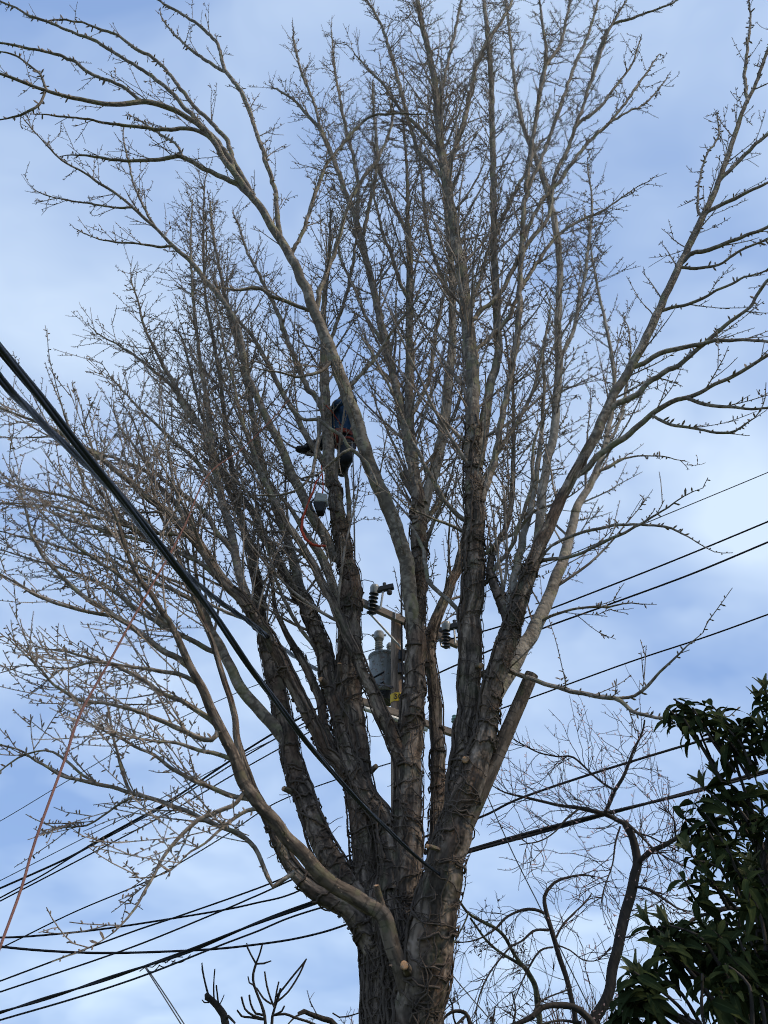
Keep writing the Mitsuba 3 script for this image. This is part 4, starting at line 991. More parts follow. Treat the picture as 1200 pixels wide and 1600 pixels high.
wire('utility_wire', [(640, 1400, 15.5), (540, 1445, 17), (470, 1465, 18), (400, 1476, 18.6), (319, 1484, 19), (187, 1489, 19.6), (94, 1487, 20), (0, 1479, 20.5), (-120, 1462, 21)], (3.0, 3.8), 'sagging black cable on the left, lower of the two nearly level ones', cat='cable')
wire('cable_bundle', [(621, 1366, 13.85), (495, 1409, 14.6), (400, 1443, 16), (300, 1484, 18), (225, 1510, 20), (110, 1548, 24), (0, 1582, 28), (-120, 1618, 33)], (7.5, 6.0, 5.2), 'thickest cable bundle at the lower left, running up to the trunk', 'wire_black', cat='cable', k=9, twist=2, twist_rate=0.7)
wire('utility_wire', [(621, 1385, 13.85), (470, 1428, 14.8), (400, 1456, 16), (337, 1480, 17.2), (217, 1527, 20), (110, 1562, 24), (0, 1594, 28), (-120, 1630, 33)], (2.8, 3.0), 'lowest wire at the lower left, just under the thick cable bundle')
for dx, lab in ((0, 'left one of two thin drop wires slanting down at the lower left'), (5, 'right one of two thin drop wires slanting down at the lower left')):
    wire('drop_wire', [(227 + dx * 0.4, 1512, 19.6), (255 + dx * 0.8, 1556, 19.3), (284 + dx, 1602, 19), (330 + dx, 1675, 18.5)], (1.8, 2.0), lab, 'wire_grey')
# small tie loops at the splice
spl = []
for j in range(6):
    x0, x1 = 218 + 10 * j, 238 + 12 * j
    pts_ = [at(x0 + (x1 - x0) * t_, 1518 - (x0 - 218 + (x1 - x0) * t_) * 0.33 + 7 * math.sin(math.pi * t_) * (1 if j % 2 else -0.5), 19.7) for t_ in np.linspace(0, 1, 9)]
    spl.append((np.array(pts_), np.full(9, 0.011)))
obj('wire_loop', bundle(spl, 6), 'wire_black', smooth=True, label='small loops of loose wire at the splice on the cable bundle, lower left', category='wire')
wire('drop_wire', [(748, 1195, 9.6), (757, 1232, 9.8), (800, 1330, 10.2), (845, 1420, 10.6), (900, 1532, 11), (935, 1602, 11.3), (980, 1690, 11.8)], (1.6, 2.0), 'thin dark wire slanting down from behind the trunk through the bare blossom tree', 'wire_grey')
wire('drop_wire', [(680, 1478, 9.0), (692, 1503, 9.0), (720, 1540, 9.0), (770, 1598, 9.0), (820, 1660, 9.0)], (1.8, 1.8), 'short thin wire slanting down from the trunk at the lower right', 'wire_grey')
# near service cables crossing in front
wire('service_cable', [(-90, 430, 1.55), (-40, 492, 1.7), (0, 545, 1.85), (60, 618, 2.1), (120, 694, 2.4), (200, 790, 2.9), (270, 878, 3.4), (330, 955, 3.9), (400, 1055, 4.6), (480, 1160, 5.4), (540, 1230, 6.0), (600, 1291, 6.6), (660, 1346, 7.15), (718, 1388, 7.6)], (16, 15, 13, 10, 7, 4), 'thick dark cable crossing nearest the viewer from the left edge down to the trunk', 'wire_blue', cat='cable', k=10, twist=3, twist_rate=2.2)
wire('service_cable', [(-90, 470, 1.65), (-40, 535, 1.8), (0, 592, 1.95), (40, 635, 2.2), (80, 675, 2.5), (130, 722, 2.9), (185, 777, 3.5), (250, 858, 4.6), (330, 930, 6.0), (395, 976, 7.2), (440, 1012, 8.6), (500, 1048, 10.5), (560, 1064, 12.4), (612, 1074, 13.9)], (15, 13, 11, 9, 7, 5), 'twisted dark cable that leaves the nearest cable and runs behind the left limbs', 'wire_blue', cat='cable', k=10, twist=3)
# leads at the pole
for pts_, lab in (([(547, 918, 13.5), (555, 910, 13.5), (570, 906, 13.5), (583, 909, 13.55), (588, 920, 13.58)], 'thin curved lead arching over the top of the upper crossarm'),
                  ([(552, 968, 13.5), (560, 961, 13.5), (575, 959, 13.55), (585, 957, 13.6)], 'thin curved lead just below the upper crossarm'),
                  ([(548, 984, 13.5), (558, 990, 13.5), (575, 991, 13.52), (584, 996, 14.0), (588, 1001, 14.35)], 'thin curved lead ending on top of the transformer bushing')):
    wire('jumper_wire', pts_, (1.3, 1.3), lab, 'wire_black')

# ------------------------------------------------------------------ the climber
CL = thing('person', 'tree climber in blue jacket, dark trousers and orange harness high up in the tree', 'person')


def sph(c, r):
    return m3.Manifold.sphere(r, 20).translate([float(x) for x in c])


def bone(p, q, rp, rq):
    return m3.Manifold.batch_hull([sph(p, rp), sph(q, rq)])


def body(bones, length=0.03, it=8):
    M_ = m3.Manifold.batch_boolean([bone(*b_) for b_ in bones], m3.OpType.Add).refine_to_length(length * 1.3)
    mm = M_.to_mesh()
    t_ = trimesh.Trimesh(mm.vert_properties[:, :3], mm.tri_verts, process=True)
    trimesh.smoothing.filter_taubin(t_, 0.5, 0.53, it)
    return t_


YC = 8.62
hip = at(533, 688, YC); hipL = hip + np.array([-0.10, -0.02, 0.0]); hipR = hip + np.array([0.10, 0.02, 0])
chest = at(531, 652, YC + 0.02); neck = at(535, 634, YC + 0.0)
shL = at(522, 641, YC - 0.04); shR = at(546, 640, YC + 0.05)
kneeL = at(506, 690, YC - 0.10); ankL = at(482, 704, YC + 0.02); toeL = at(468, 702, YC - 0.12)
kneeR = at(541, 716, YC - 0.22); ankR = at(533, 736, YC + 0.12); toeR = at(526, 727, YC - 0.08)
elL = at(527, 630, YC - 0.32); haL = at(540, 628, YC - 0.52)
elR = at(560, 652, YC - 0.18); haR = at(556, 668, YC - 0.42)
head = at(545.5, 630, YC - 0.08)
obj(CL + '__body', body([(neck, head, 0.055, 0.085), (head, head + np.array([0, -0.03, 0.06]), 0.085, 0.095), (head, head + np.array([0.0, -0.09, -0.03]), 0.06, 0.045), (chest, neck, 0.11, 0.06), (chest, hip, 0.10, 0.10),
                         (shL, elL, 0.05, 0.042), (elL, haL, 0.04, 0.028), (shR, elR, 0.05, 0.042), (elR, haR, 0.04, 0.028), (neck, shL, 0.05, 0.05), (neck, shR, 0.05, 0.05)], 0.02), 'bark_twig', smooth=True)
scene['skin'] = principled((0.45, 0.27, 0.19), 0.5)
scene[CL + '__body']['bsdf'] = {'type': 'ref', 'id': 'skin'}
scene['jacket_blue'] = principled(lambda p, n, uv: mix((0.008, 0.035, 0.085), (0.014, 0.065, 0.135), fbm(p.x * 12, p.y * 12, p.z * 12, 3)), 0.65, lambda p, n, uv: 0.02 * fbm(p.x * 14, p.y * 14, p.z * 9, 3))
scene['trousers_dark'] = principled(lambda p, n, uv: mix((0.010, 0.014, 0.02), (0.026, 0.03, 0.036), fbm(p.x * 12, p.y * 12, p.z * 12, 3)), 0.8, lambda p, n, uv: 0.02 * fbm(p.x * 14, p.y * 14, p.z * 9, 3))
scene['harness_orange'] = principled(lambda p, n, uv: mix((0.16, 0.03, 0.018), (0.32, 0.055, 0.03), fbm(p.x * 30, p.y * 30, p.z * 30, 3)), 0.75)
scene['helmet_shell'] = principled((0.04, 0.05, 0.06), 0.3)
scene['boot_leather'] = principled((0.015, 0.015, 0.016), 0.55)
scene['saw_grey'] = principled(lambda p, n, uv: mix((0.24, 0.26, 0.245), (0.36, 0.375, 0.35), fbm(p.x * 30, p.y * 30, p.z * 30, 3)), 0.5)
obj(CL + '__jacket', body([(chest + np.array([-.06, 0, 0]), hip + np.array([-.07, 0, 0.03]), 0.135, 0.125), (chest + np.array([.06, 0, 0]), hip + np.array([.07, 0, 0.03]), 0.135, 0.125), (chest, neck, 0.14, 0.085), (neck, shL, 0.08, 0.082), (neck, shR, 0.08, 0.082),
                           (shL, elL, 0.08, 0.062), (elL, elL + 0.82 * (haL - elL), 0.062, 0.046), (shR, elR, 0.08, 0.062), (elR, elR + 0.82 * (haR - elR), 0.062, 0.046)]), 'jacket_blue', smooth=True)
obj(CL + '__trousers', body([(hipL, hipR, 0.14, 0.14), (hip + np.array([0, 0, 0.05]), hip, 0.14, 0.15), (hipL, kneeL, 0.135, 0.105), (kneeL, ankL, 0.105, 0.085), (hipR, kneeR, 0.135, 0.105), (kneeR, ankR, 0.105, 0.085)]), 'trousers_dark', smooth=True)
for ank, toe in ((ankL, toeL), (ankR, toeR)):
    f_ = unit(toe - ank)
    heel = ank - f_ * 0.05
    obj(CL + '__boot', body([(ank + np.array([0, 0, 0.05]), ank, 0.088, 0.086), (heel, ank + f_ * 0.08, 0.076, 0.07), (ank + f_ * 0.05, ank + f_ * 0.22, 0.07, 0.058)], 0.02, 5), 'boot_leather', smooth=True)
tdir = unit(chest - hip)
obj(CL + '__harness', join([lathe([(0.185, -0.04), (0.20, -0.035), (0.20, 0.04), (0.185, 0.045)], hip + tdir * 0.03, tdir, 32)] +
                           [lathe([(0.128, -0.03), (0.14, -0.028), (0.14, 0.028), (0.128, 0.03)], h_ + 0.25 * (k2_ - h_), unit(k2_ - h_), 24) for h_, k2_ in ((hipL, kneeL), (hipR, kneeR))]), 'harness_orange', smooth=35)
hu = unit(np.array([0.1, 0.1, 1.0]))
obj(CL + '__helmet', lathe([(0.112, -0.01), (0.128, -0.005), (0.122, 0.04), (0.105, 0.09), (0.07, 0.125), (0.03, 0.14), (0, 0.142)], head + np.array([0, -0.01, 0.03]), hu, 24), 'helmet_shell', smooth=40)


def hand(c, wrist, grip, name):
    """palm with four curled fingers and a thumb round what it grips"""
    f_ = unit(c - wrist)
    s_ = unit(np.cross(f_, grip)); g_ = np.cross(s_, f_)
    bones_ = [(wrist, c, 0.026, 0.03), (c - g_ * 0.03, c + g_ * 0.03 + f_ * 0.03, 0.024, 0.022), (c + g_ * 0.03, c - g_ * 0.03 + f_ * 0.03, 0.024, 0.022)]
    for j, ln_ in enumerate((0.036, 0.042, 0.040, 0.031)):
        b0 = c + f_ * 0.04 + g_ * (0.033 - 0.022 * j)
        b1 = b0 + unit(f_ + 0.5 * s_) * ln_
        b2q = b1 + unit(0.3 * f_ + s_) * ln_ * 0.8
        b3q = b2q + unit(-0.6 * f_ + s_) * ln_ * 0.6
        bones_ += [(b0, b1, 0.0095, 0.009), (b1, b2q, 0.009, 0.0082), (b2q, b3q, 0.0082, 0.007)]
    t0 = c + g_ * 0.04 - f_ * 0.01
    t1 = t0 + unit(g_ + 0.5 * f_ + 0.6 * s_) * 0.04
    bones_ += [(t0, t1, 0.012, 0.0105), (t1, t1 + unit(f_ * 0.6 + s_) * 0.03, 0.0105, 0.008)]
    obj(CL + '__' + name, body(bones_, 0.006, 4), 'skin', smooth=True)


hand(haL, haL + 0.12 * unit(elL - haL), np.array([0, 0, 1.0]), 'hand')
hand(haR, haR + 0.12 * unit(elR - haR), np.array([0, 0, 1.0]), 'hand')

# chainsaw hanging from its lanyard
SAW = thing('chainsaw', 'grey and black chainsaw hanging on a red lanyard below the climber', 'chainsaw')
sc_ = at(501, 787, 8.0)
sm = m3.Manifold.batch_hull([sph(sc_ + np.array(o), 0.03) for o in ((-0.06, -0.05, 0.0), (0.06, -0.05, 0.0), (-0.07, 0.06, 0.02), (0.07, 0.06, 0.02), (-0.05, -0.04, 0.12), (0.06, -0.04, 0.10), (-0.04, 0.05, 0.13), (0.05, 0.05, 0.11))])
mm = sm.to_mesh()
obj(SAW + '__motor_housing', (mm.vert_properties[:, :3], mm.tri_verts), 'saw_grey', smooth=40)
sm = m3.Manifold.batch_hull([sph(sc_ + np.array(o), 0.025) for o in ((-0.07, -0.05, -0.03), (0.05, -0.05, -0.03), (-0.05, 0.05, -0.03), (0.05, 0.05, -0.03), (-0.03, -0.04, -0.15), (0.03, -0.04, -0.15), (-0.02, 0.04, -0.15), (0.03, 0.04, -0.15))])
mm = sm.to_mesh()
obj(SAW + '__body', (mm.vert_properties[:, :3], mm.tri_verts), 'boot_leather', smooth=40)
hp = np.array([sc_ + np.array([-0.06 - 0.07 * math.sin(t_), -0.02, -0.04 + 0.11 * math.cos(t_)]) for t_ in np.linspace(0, math.pi, 14)])
m, uv = tube(hp, np.full(14, 0.014), 8, True, True)
obj(SAW + '__handle', m, 'black_rubber', smooth=True)
obj(SAW + '__guide_bar', beam(sc_ + np.array([0.05, 0.02, -0.05]), sc_ + np.array([0.12, 0.10, -0.36]), 0.006, 0.065, (0, 1, 0), 0.002), 'galvanised')

# ropes
def rope(name, pts, w, label, mat, cat='rope', k=8):
    return wire(name, pts, w, label, mat, cat=cat, k=k)


rope('lowering_rope', [(-25, 1555, 3.4), (0, 1480, 3.7), (34, 1386, 4.1), (56, 1311, 4.4), (101, 1187, 5.0), (127, 1112, 5.35), (173, 1030, 5.7), (213, 957, 6.05), (263, 870, 6.5), (290, 818, 6.75), (325, 742, 7.1), (380, 700, 7.4), (430, 650, 7.7), (455, 625, 7.9), (495, 640, 8.05), (508, 641, 8.1)], (4.6, 4.2, 3.2, 1.8, 1.5), 'long reddish rope running from the lower left edge up into the crown', 'rope_red')
rope('climbing_rope', [(550, 690, 8.4), (552, 735, 8.35), (554, 850, 8.5), (557, 985, 8.6), (559, 1060, 8.6), (562, 1200, 8.6)], (2.2, 2.6), 'grey rope hanging straight down from the climber past the crossarm', 'rope_grey')
rope('climbing_rope', [(497, 520, 8.0), (496, 590, 8.0), (495, 650, 8.05), (497, 690, 8.1)], (1.6, 1.6), 'short thin dark rope running up beside the climber', 'rope_grey')
rope('lanyard', [(503, 740, 8.0), (493, 755, 7.95), (489, 768, 7.9), (484, 779, 7.9), (478, 796, 7.9), (473, 810, 7.88), (471, 828, 7.86), (477, 842, 7.85), (488, 851, 7.9), (498, 853, 7.95), (508, 853, 8.0)], (2.2, 3.0, 5.0, 4.0), 'bright orange-red strap looping down to a limb below the climber', 'rope_orange', 'strap')
rope('lanyard', [(502, 728, 8.05), (504, 745, 8.0), (505, 762, 8.0), (503, 777, 8.0)], (2, 2), 'short red strap from which the chainsaw hangs', 'rope_orange', 'strap')
rope('lanyard', [(509, 633, 8.0), (520, 645, 8.1), (530, 660, 8.3), (536, 672, 8.45)], (1.6, 1.6), 'thin orange line from the limb to the climber harness', 'rope_orange', 'strap')


# ------------------------------------------------------------------ other bare trees
def traced_tree(key, mat, twig_mat, rows, shoots, seed, spurs_on=None, twist=0.12, cap=True):
    """rows: list of (part name, [(x,y,w)...], Y0, Y1); shoots: (per metre, length, radius, up)"""
    r_ = np.random.default_rng(seed)
    sticks, stw, so = [], [], ([], [], [], [])
    for part, pts, Y0, Y1 in rows:
        if part == 'branch' and twig_mat == 'dark_twig':
            pts = [(x, y, w * 0.8) for x, y, w in pts]
        n = len(pts)
        P0 = np.array([at(x, y, Y0 + (Y1 - Y0) * i / (n - 1)) for i, (x, y, w) in enumerate(pts)])
        R0 = np.array([width_m(p, w) for p, (x, y, w) in zip(P0, pts)])
        S_ = spline(np.column_stack([P0, R0]), 0.06)
        S_[:, :3] += noisy(r_, len(S_), 1.0, 3) * (S_[:, 3:4] * 0.25 + 0.003)
        m, uv = tube(S_[:, :3], np.maximum(S_[:, 3], 0.003), 10 if R0.max() > 0.02 else 6, True, True)
        k_ = obj(key + '__' + part, m, mat, smooth=True, uv=uv)
        per, ln, rad, up = shoots
        length = np.linalg.norm(np.diff(S_[:, :3], axis=0), axis=1).sum()
        tw = []
        for j in range(int(per * length * (0.35 if part == 'trunk' else 1.0))):
            i = r_.integers(1 if part != 'trunk' else len(S_) // 2, len(S_) - 1)
            t_ = unit(S_[i, :3] - S_[i - 1, :3])
            l_ = ln * r_.uniform(0.3, 1.0)
            d = off_axis(t_, r_.uniform(0.5, 1.2), r_.uniform(0, 6.28))
            n_ = max(5, int(l_ / 0.07))
            p = S_[i, :3].copy(); out = [p]
            for q in range(n_ - 1):
                d = unit(d + np.array([0, 0, up * l_ / n_]) + r_.normal(0, twist, 3))
                p = p + d * l_ / n_
                out.append(p)
            W = np.array(out)
            tw.append((W, np.linspace(rad, rad * 0.55, n_)))
            for q in range(r_.integers(1, 5)):
                i2 = r_.integers(1, n_ - 1)
                p2 = W[i2]; d2 = off_axis(unit(W[i2] - W[i2 - 1]), r_.uniform(0.5, 1.1), r_.uniform(0, 6.28)); o2 = [p2]
                l2 = l_ * r_.uniform(0.2, 0.6)
                for z_ in range(6):
                    d2 = unit(d2 + np.array([0, 0, up * l2 / 6]) + r_.normal(0, twist, 3))
                    p2 = p2 + d2 * l2 / 6
                    o2.append(p2)
                tw.append((np.array(o2), np.linspace(rad * 0.7, rad * 0.45, 7)))
        if tw:
            obj(k_ + '__twigs', bundle(tw, 4), twig_mat, smooth=True, kind='stuff')
            if spurs_on:
                so = ([], [], [], [])
                for W, Rw in tw:
                    j0 = len(W) // 3
                    spur_set(W[j0:], Rw[j0:], spurs_on[0], so, spurs_on[1])
                if so[0]:
                    obj(k_ + '__buds', spurs(np.vstack(so[0]), np.vstack(so[1]), np.concatenate(so[2]), np.concatenate(so[3])), spurs_on[2], kind='stuff')


BT = thing('blossom_tree', 'dark leaning bare tree with pinkish buds, partly behind the large leaves', 'tree')
traced_tree(BT, 'dark_bark', 'dark_twig', [
    ('trunk', [(880, 2150, 26), (905, 1700, 19), (926, 1600, 17), (949, 1555, 16), (960, 1495, 16), (979, 1424, 16), (992, 1367, 15), (997, 1349, 14), (990, 1311, 12), (977, 1285, 11)], 8.9, 8.8),
    ('branch', [(980, 1290, 10), (962, 1280, 9), (945, 1272, 9), (911, 1264, 8), (873, 1258, 6), (825, 1247, 5), (788, 1238, 3), (765, 1224, 2)], 8.8, 9.2),
    ('branch', [(997, 1349, 10), (1013, 1333, 10), (1035, 1322, 9), (1062, 1306, 8), (1087, 1292, 7), (1130, 1275, 5)], 8.8, 8.3),
    ('branch', [(945, 1270, 8), (955, 1250, 7), (960, 1236, 7), (975, 1210, 6), (990, 1172, 5), (1003, 1145, 4), (1009, 1125, 3)], 8.8, 8.5),
    ('branch', [(960, 1236, 5), (940, 1222, 4), (926, 1210, 4), (896, 1184, 4), (872, 1182, 3), (844, 1176, 3), (820, 1165, 3), (799, 1154, 2)], 8.8, 9.1),
    ('branch', [(978, 1285, 5), (995, 1300, 5), (1020, 1325, 4), (1050, 1345, 3), (1085, 1360, 2)], 8.8, 8.5),
    ('branch', [(970, 1290, 4), (962, 1315, 4), (957, 1350, 3), (945, 1385, 3), (938, 1420, 2)], 8.8, 8.6),
    ('branch', [(905, 1262, 4), (885, 1280, 4), (868, 1300, 3), (840, 1315, 3), (810, 1320, 2)], 8.9, 8.8),
    ('branch', [(992, 1385, 6), (1015, 1390, 6), (1040, 1405, 5), (1060, 1420, 4)], 8.8, 8.4),
    ('branch', [(1055, 1312, 4), (1054, 1290, 4), (1050, 1275, 3), (1030, 1262, 3)], 8.6, 8.4),
    ('branch', [(985, 1300, 4), (1010, 1305, 3), (1040, 1320, 3), (1060, 1330, 2)], 8.8, 9.2),
], (17, 0.95, 0.005, 0.5), 21, (0.075, 0.8, 'blossom'), 0.16)
BT2 = thing('arching_tree', 'thin dark bare tree with arching drooping twigs at the bottom right of the trunk', 'tree')
traced_tree(BT2, 'dark_bark', 'dark_twig', [
    ('trunk', [(925, 2150, 14), (912, 1720, 9), (900, 1600, 8), (889, 1544, 8), (870, 1480, 8), (855, 1431, 7), (851, 1401, 6), (860, 1385, 5), (874, 1375, 4), (907, 1367, 3), (930, 1370, 2)], 9.4, 9.4),
    ('branch', [(851, 1424, 6), (835, 1421, 6), (817, 1422, 6), (800, 1428, 5), (787, 1436, 5), (769, 1455, 4), (740, 1470, 3), (705, 1474, 2)], 9.4, 9.1),
    ('branch', [(856, 1453, 6), (845, 1452, 5), (833, 1455, 5), (815, 1470, 4), (797, 1480, 4), (775, 1505, 3), (755, 1540, 3), (740, 1590, 2)], 9.4, 9.0),
    ('branch', [(866, 1480, 4), (850, 1482, 4), (838, 1492, 4), (820, 1525, 3), (805, 1560, 2), (795, 1590, 2)], 9.4, 9.2),
    ('branch', [(868, 1463, 4), (880, 1445, 4), (895, 1428, 3), (912, 1412, 3), (925, 1395, 2)], 9.4, 9.6),
    ('branch', [(870, 1476, 3), (890, 1485, 3), (910, 1500, 3), (935, 1500, 2), (955, 1480, 2)], 9.4, 9.2),
], (12, 0.75, 0.0042, -1.3), 22, None, 0.14)
MB = thing('mossy_branch_tree', 'greenish mossy bare branches low at the right edge of the trunk', 'tree')
traced_tree(MB, 'moss_bark', 'dark_twig', [
    ('trunk', [(836, 2150, 16), (845, 1700, 11), (838, 1560, 9), (822, 1515, 8)], 9.9, 9.5),
    ('branch', [(822, 1518, 8), (805, 1490, 7), (790, 1465, 7), (770, 1448, 6), (745, 1435, 6), (730, 1425, 5), (716, 1405, 5), (705, 1395, 4)], 9.5, 9.0),
    ('branch', [(820, 1512, 6), (800, 1500, 6), (780, 1487, 5), (760, 1470, 5), (745, 1450, 4), (735, 1435, 4)], 9.5, 9.2),
    ('branch', [(732, 1428, 4), (722, 1450, 3), (707, 1478, 3), (696, 1492, 2)], 9.1, 9.0),
], (16, 0.5, 0.004, -0.4), 23, (0.06, 0.8, 'dark_twig'), 0.16)
LT = thing('low_arch_tree', 'low dark arching branches at the bottom edge between the trunk and the leaning tree', 'tree')
traced_tree(LT, 'dark_bark', 'dark_twig', [
    ('trunk', [(930, 2150, 24), (945, 1680, 14), (930, 1612, 12), (915, 1588, 11), (895, 1573, 10), (870, 1570, 9), (848, 1574, 8), (832, 1588, 8), (815, 1596, 7), (790, 1606, 6)], 8.6, 8.4),
    ('branch', [(832, 1590, 6), (840, 1570, 4), (860, 1556, 3), (890, 1545, 2)], 8.4, 8.7),
    ('branch', [(905, 1600, 6), (880, 1594, 5), (855, 1597, 4), (835, 1605, 3)], 8.6, 8.4),
], (9, 0.5, 0.0045, 1.0), 24, None, 0.14)
BS = thing('budding_shrub', 'small bare shrub with knobbly upright shoots at the foot of the trunk, right side', 'shrub')
traced_tree(BS, 'dark_bark', 'dark_twig', [
    ('stem', [(742, 2150, 12), (738, 1640, 8), (735, 1600, 7), (728, 1582, 6), (712, 1578, 5), (698, 1586, 4), (688, 1600, 3)], 8.9, 8.9),
    ('stem', [(730, 1586, 4), (715, 1600, 4), (700, 1615, 3)], 8.9, 8.8),
    ('stem', [(738, 1630, 4), (712, 1600, 3), (706, 1570, 3), (700, 1555, 2)], 8.9, 9.0),
    ('stem', [(745, 1640, 4), (765, 1610, 3), (772, 1585, 3), (774, 1572, 2)], 8.9, 9.0),
    ('stem', [(760, 1640, 4), (795, 1610, 3), (805, 1580, 3), (800, 1552, 2)], 8.9, 9.0),
], (14, 0.3, 0.0045, 2.5), 25, (0.05, 0.9, 'dark_twig'), 0.1)
# left: pollarded stem and fig-like tree
PT = thing('pollarded_tree', 'dark pollarded stem with four thin upright shoots at the bottom left', 'tree')
traced_tree(PT, 'dark_bark', 'dark_twig', [
    ('trunk', [(372, 2150, 26), (362, 1700, 17), (352, 1602, 12), (346, 1582, 11), (338, 1571, 10), (330, 1563, 9), (324, 1558, 10), (322, 1553, 5)], 9.2, 9.0),
    ('shoot', [(327, 1560, 4), (321, 1538, 3), (316, 1515, 3), (315, 1504, 2)], 9.0, 9.0),
    ('shoot', [(335, 1566, 3), (334, 1545, 2.5), (334, 1514, 2)], 9.0, 9.0),
    ('shoot', [(341, 1572, 3), (340, 1555, 2.5), (338, 1539, 2.5)], 9.0, 8.9),
    ('shoot', [(342, 1570, 2), (347, 1562, 2), (351, 1554, 1.5)], 9.0, 9.1),
    ('shoot', [(326, 1567, 2), (320, 1567, 2), (317, 1563, 1.5)], 9.0, 9.1),
    ('shoot', [(355, 1590, 5), (357, 1588, 4), (366, 1600, 3)], 9.1, 9.0),
], (0, 0.3, 0.0045, 1.5), 26)
FT = thing('fig_like_tree', 'bare shrubby tree with thick curved shoots left of the trunk at the bottom', 'tree')
traced_tree(FT, 'dark_bark', 'dark_twig', [
    ('trunk', [(425, 2150, 16), (420, 1700, 9), (416, 1610, 5), (412, 1580, 5), (404, 1560, 4), (397, 1540, 4), (396, 1522, 4), (401, 1505, 4)], 9.6, 9.5),
    ('shoot', [(401, 1506, 3.5), (392, 1492, 3), (386, 1480, 3), (385, 1473, 2)], 9.5, 9.5),
    ('shoot', [(401, 1506, 3.5), (406, 1490, 3), (409, 1474, 3)], 9.5, 9.4),
    ('shoot', [(401, 1506, 3), (413, 1505, 3), (425, 1501, 2)], 9.5, 9.5),
    ('shoot', [(396, 1538, 3), (389, 1535, 2.5), (386, 1525, 2)], 9.5, 9.5),
    ('shoot', [(413, 1592, 4), (395, 1587, 3.5), (382, 1576, 3), (377, 1558, 3)], 9.6, 9.4),
    ('shoot', [(413, 1585, 4), (400, 1584, 3.5), (392, 1570, 3), (389, 1555, 3)], 9.6, 9.5),
    ('shoot', [(413, 1592, 4), (390, 1590, 3.5), (378, 1589, 3), (371, 1581, 2.5)], 9.6, 9.4),
    ('trunk', [(425, 1680, 8), (425, 1600, 5), (428, 1580, 4), (434, 1560, 4), (438, 1545, 4)], 9.7, 9.6),
    ('shoot', [(434, 1565, 3.5), (450, 1550, 3), (468, 1522, 3), (479, 1498, 2.5)], 9.6, 9.6),
    ('shoot', [(432, 1558, 3.5), (445, 1542, 3), (462, 1520, 3), (478, 1500, 2.5)], 9.6, 9.5),
    ('shoot', [(430, 1575, 3.5), (423, 1560, 3), (417, 1540, 3), (414, 1519, 2.5)], 9.6, 9.7),
    ('shoot', [(430, 1572, 3), (432, 1550, 3), (434, 1534, 2.5)], 9.6, 9.6),
    ('shoot', [(426, 1588, 3.5), (440, 1580, 3), (444, 1572, 2.5)], 9.6, 9.5),
    ('shoot', [(424, 1568, 3), (412, 1560, 3), (404, 1548, 2.5), (402, 1544, 2)], 9.6, 9.7),
    ('branch', [(428, 1586, 5), (445, 1584, 5), (460, 1590, 5), (480, 1596, 5), (500, 1604, 5)], 9.7, 9.8),
], (0, 0.3, 0.0045, 1.5), 27)
CB = thing('crooked_tree', 'crooked dark branch of a bare tree just left of the trunk at the bottom edge', 'tree')
traced_tree(CB, 'dark_bark', 'dark_twig', [
    ('trunk', [(560, 2150, 18), (548, 1660, 12), (525, 1602, 9), (505, 1592, 8), (485, 1584, 7), (475, 1580, 7), (465, 1584, 4)], 10.2, 10.0),
    ('branch', [(478, 1581, 4), (462, 1588, 4), (452, 1598, 3), (445, 1606, 3)], 10.0, 9.9),
    ('branch', [(520, 1584, 3), (530, 1590, 3), (542, 1589, 3), (560, 1582, 2.5)], 10.0, 10.0),
    ('branch', [(497, 1589, 3), (490, 1575, 2), (484, 1562, 2), (480, 1547, 1.5)], 10.0, 10.0),
], (7, 0.3, 0.004, 1.5), 28, None, 0.1)
# far reddish brush tops
for i, (x0, x1, ytop, lab) in enumerate(((850, 975, 1545, 'far reddish bare treetop behind the leaning tree at the bottom right'), (545, 580, 1578, 'far faint bare twigs just left of the trunk base'))):
    r_ = np.random.default_rng(50 + i)
    tw = []
    k_ = thing('distant_tree', lab, 'tree', 'far bare treetops')
    cx = (x0 + x1) / 2
    base = at(cx, 1700, 30); base[2] = 0.0
    topc = at(cx, ytop, 30)
    m, uv = tube(np.array([base, base * 0.6 + np.array([topc[0], 30, topc[2] * 0.75]) * 0.4, [topc[0], 30, topc[2] * 0.7]]), np.array([0.12, 0.08, 0.04]), 8, True, True)
    obj(k_ + '__trunk', m, 'red_twig', smooth=True)
    for j in range(90 if i == 0 else 22):
        x = r_.uniform(x0, x1)
        e = at(x, ytop + r_.uniform(0, 55), 30 + r_.uniform(-1.5, 1.5))
        st = np.array([topc[0] + (e[0] - topc[0]) * 0.6, 30, topc[2] * 0.5])
        n_ = 9
        Q = st + (e - st) * np.linspace(0, 1, n_)[:, None] + noisy(r_, n_, 0.08, 1)
        tw.append((Q, np.linspace(0.022, 0.008, n_)))
    obj(k_ + '__twigs', bundle(tw, 4), 'red_twig', smooth=True, kind='stuff')

# ------------------------------------------------------------------ large-leaved evergreen at the lower right
LQ = thing('evergreen_tree', 'dense dark evergreen tree with long drooping leathery leaves filling the lower right corner', 'tree')
lr = np.random.default_rng(99)


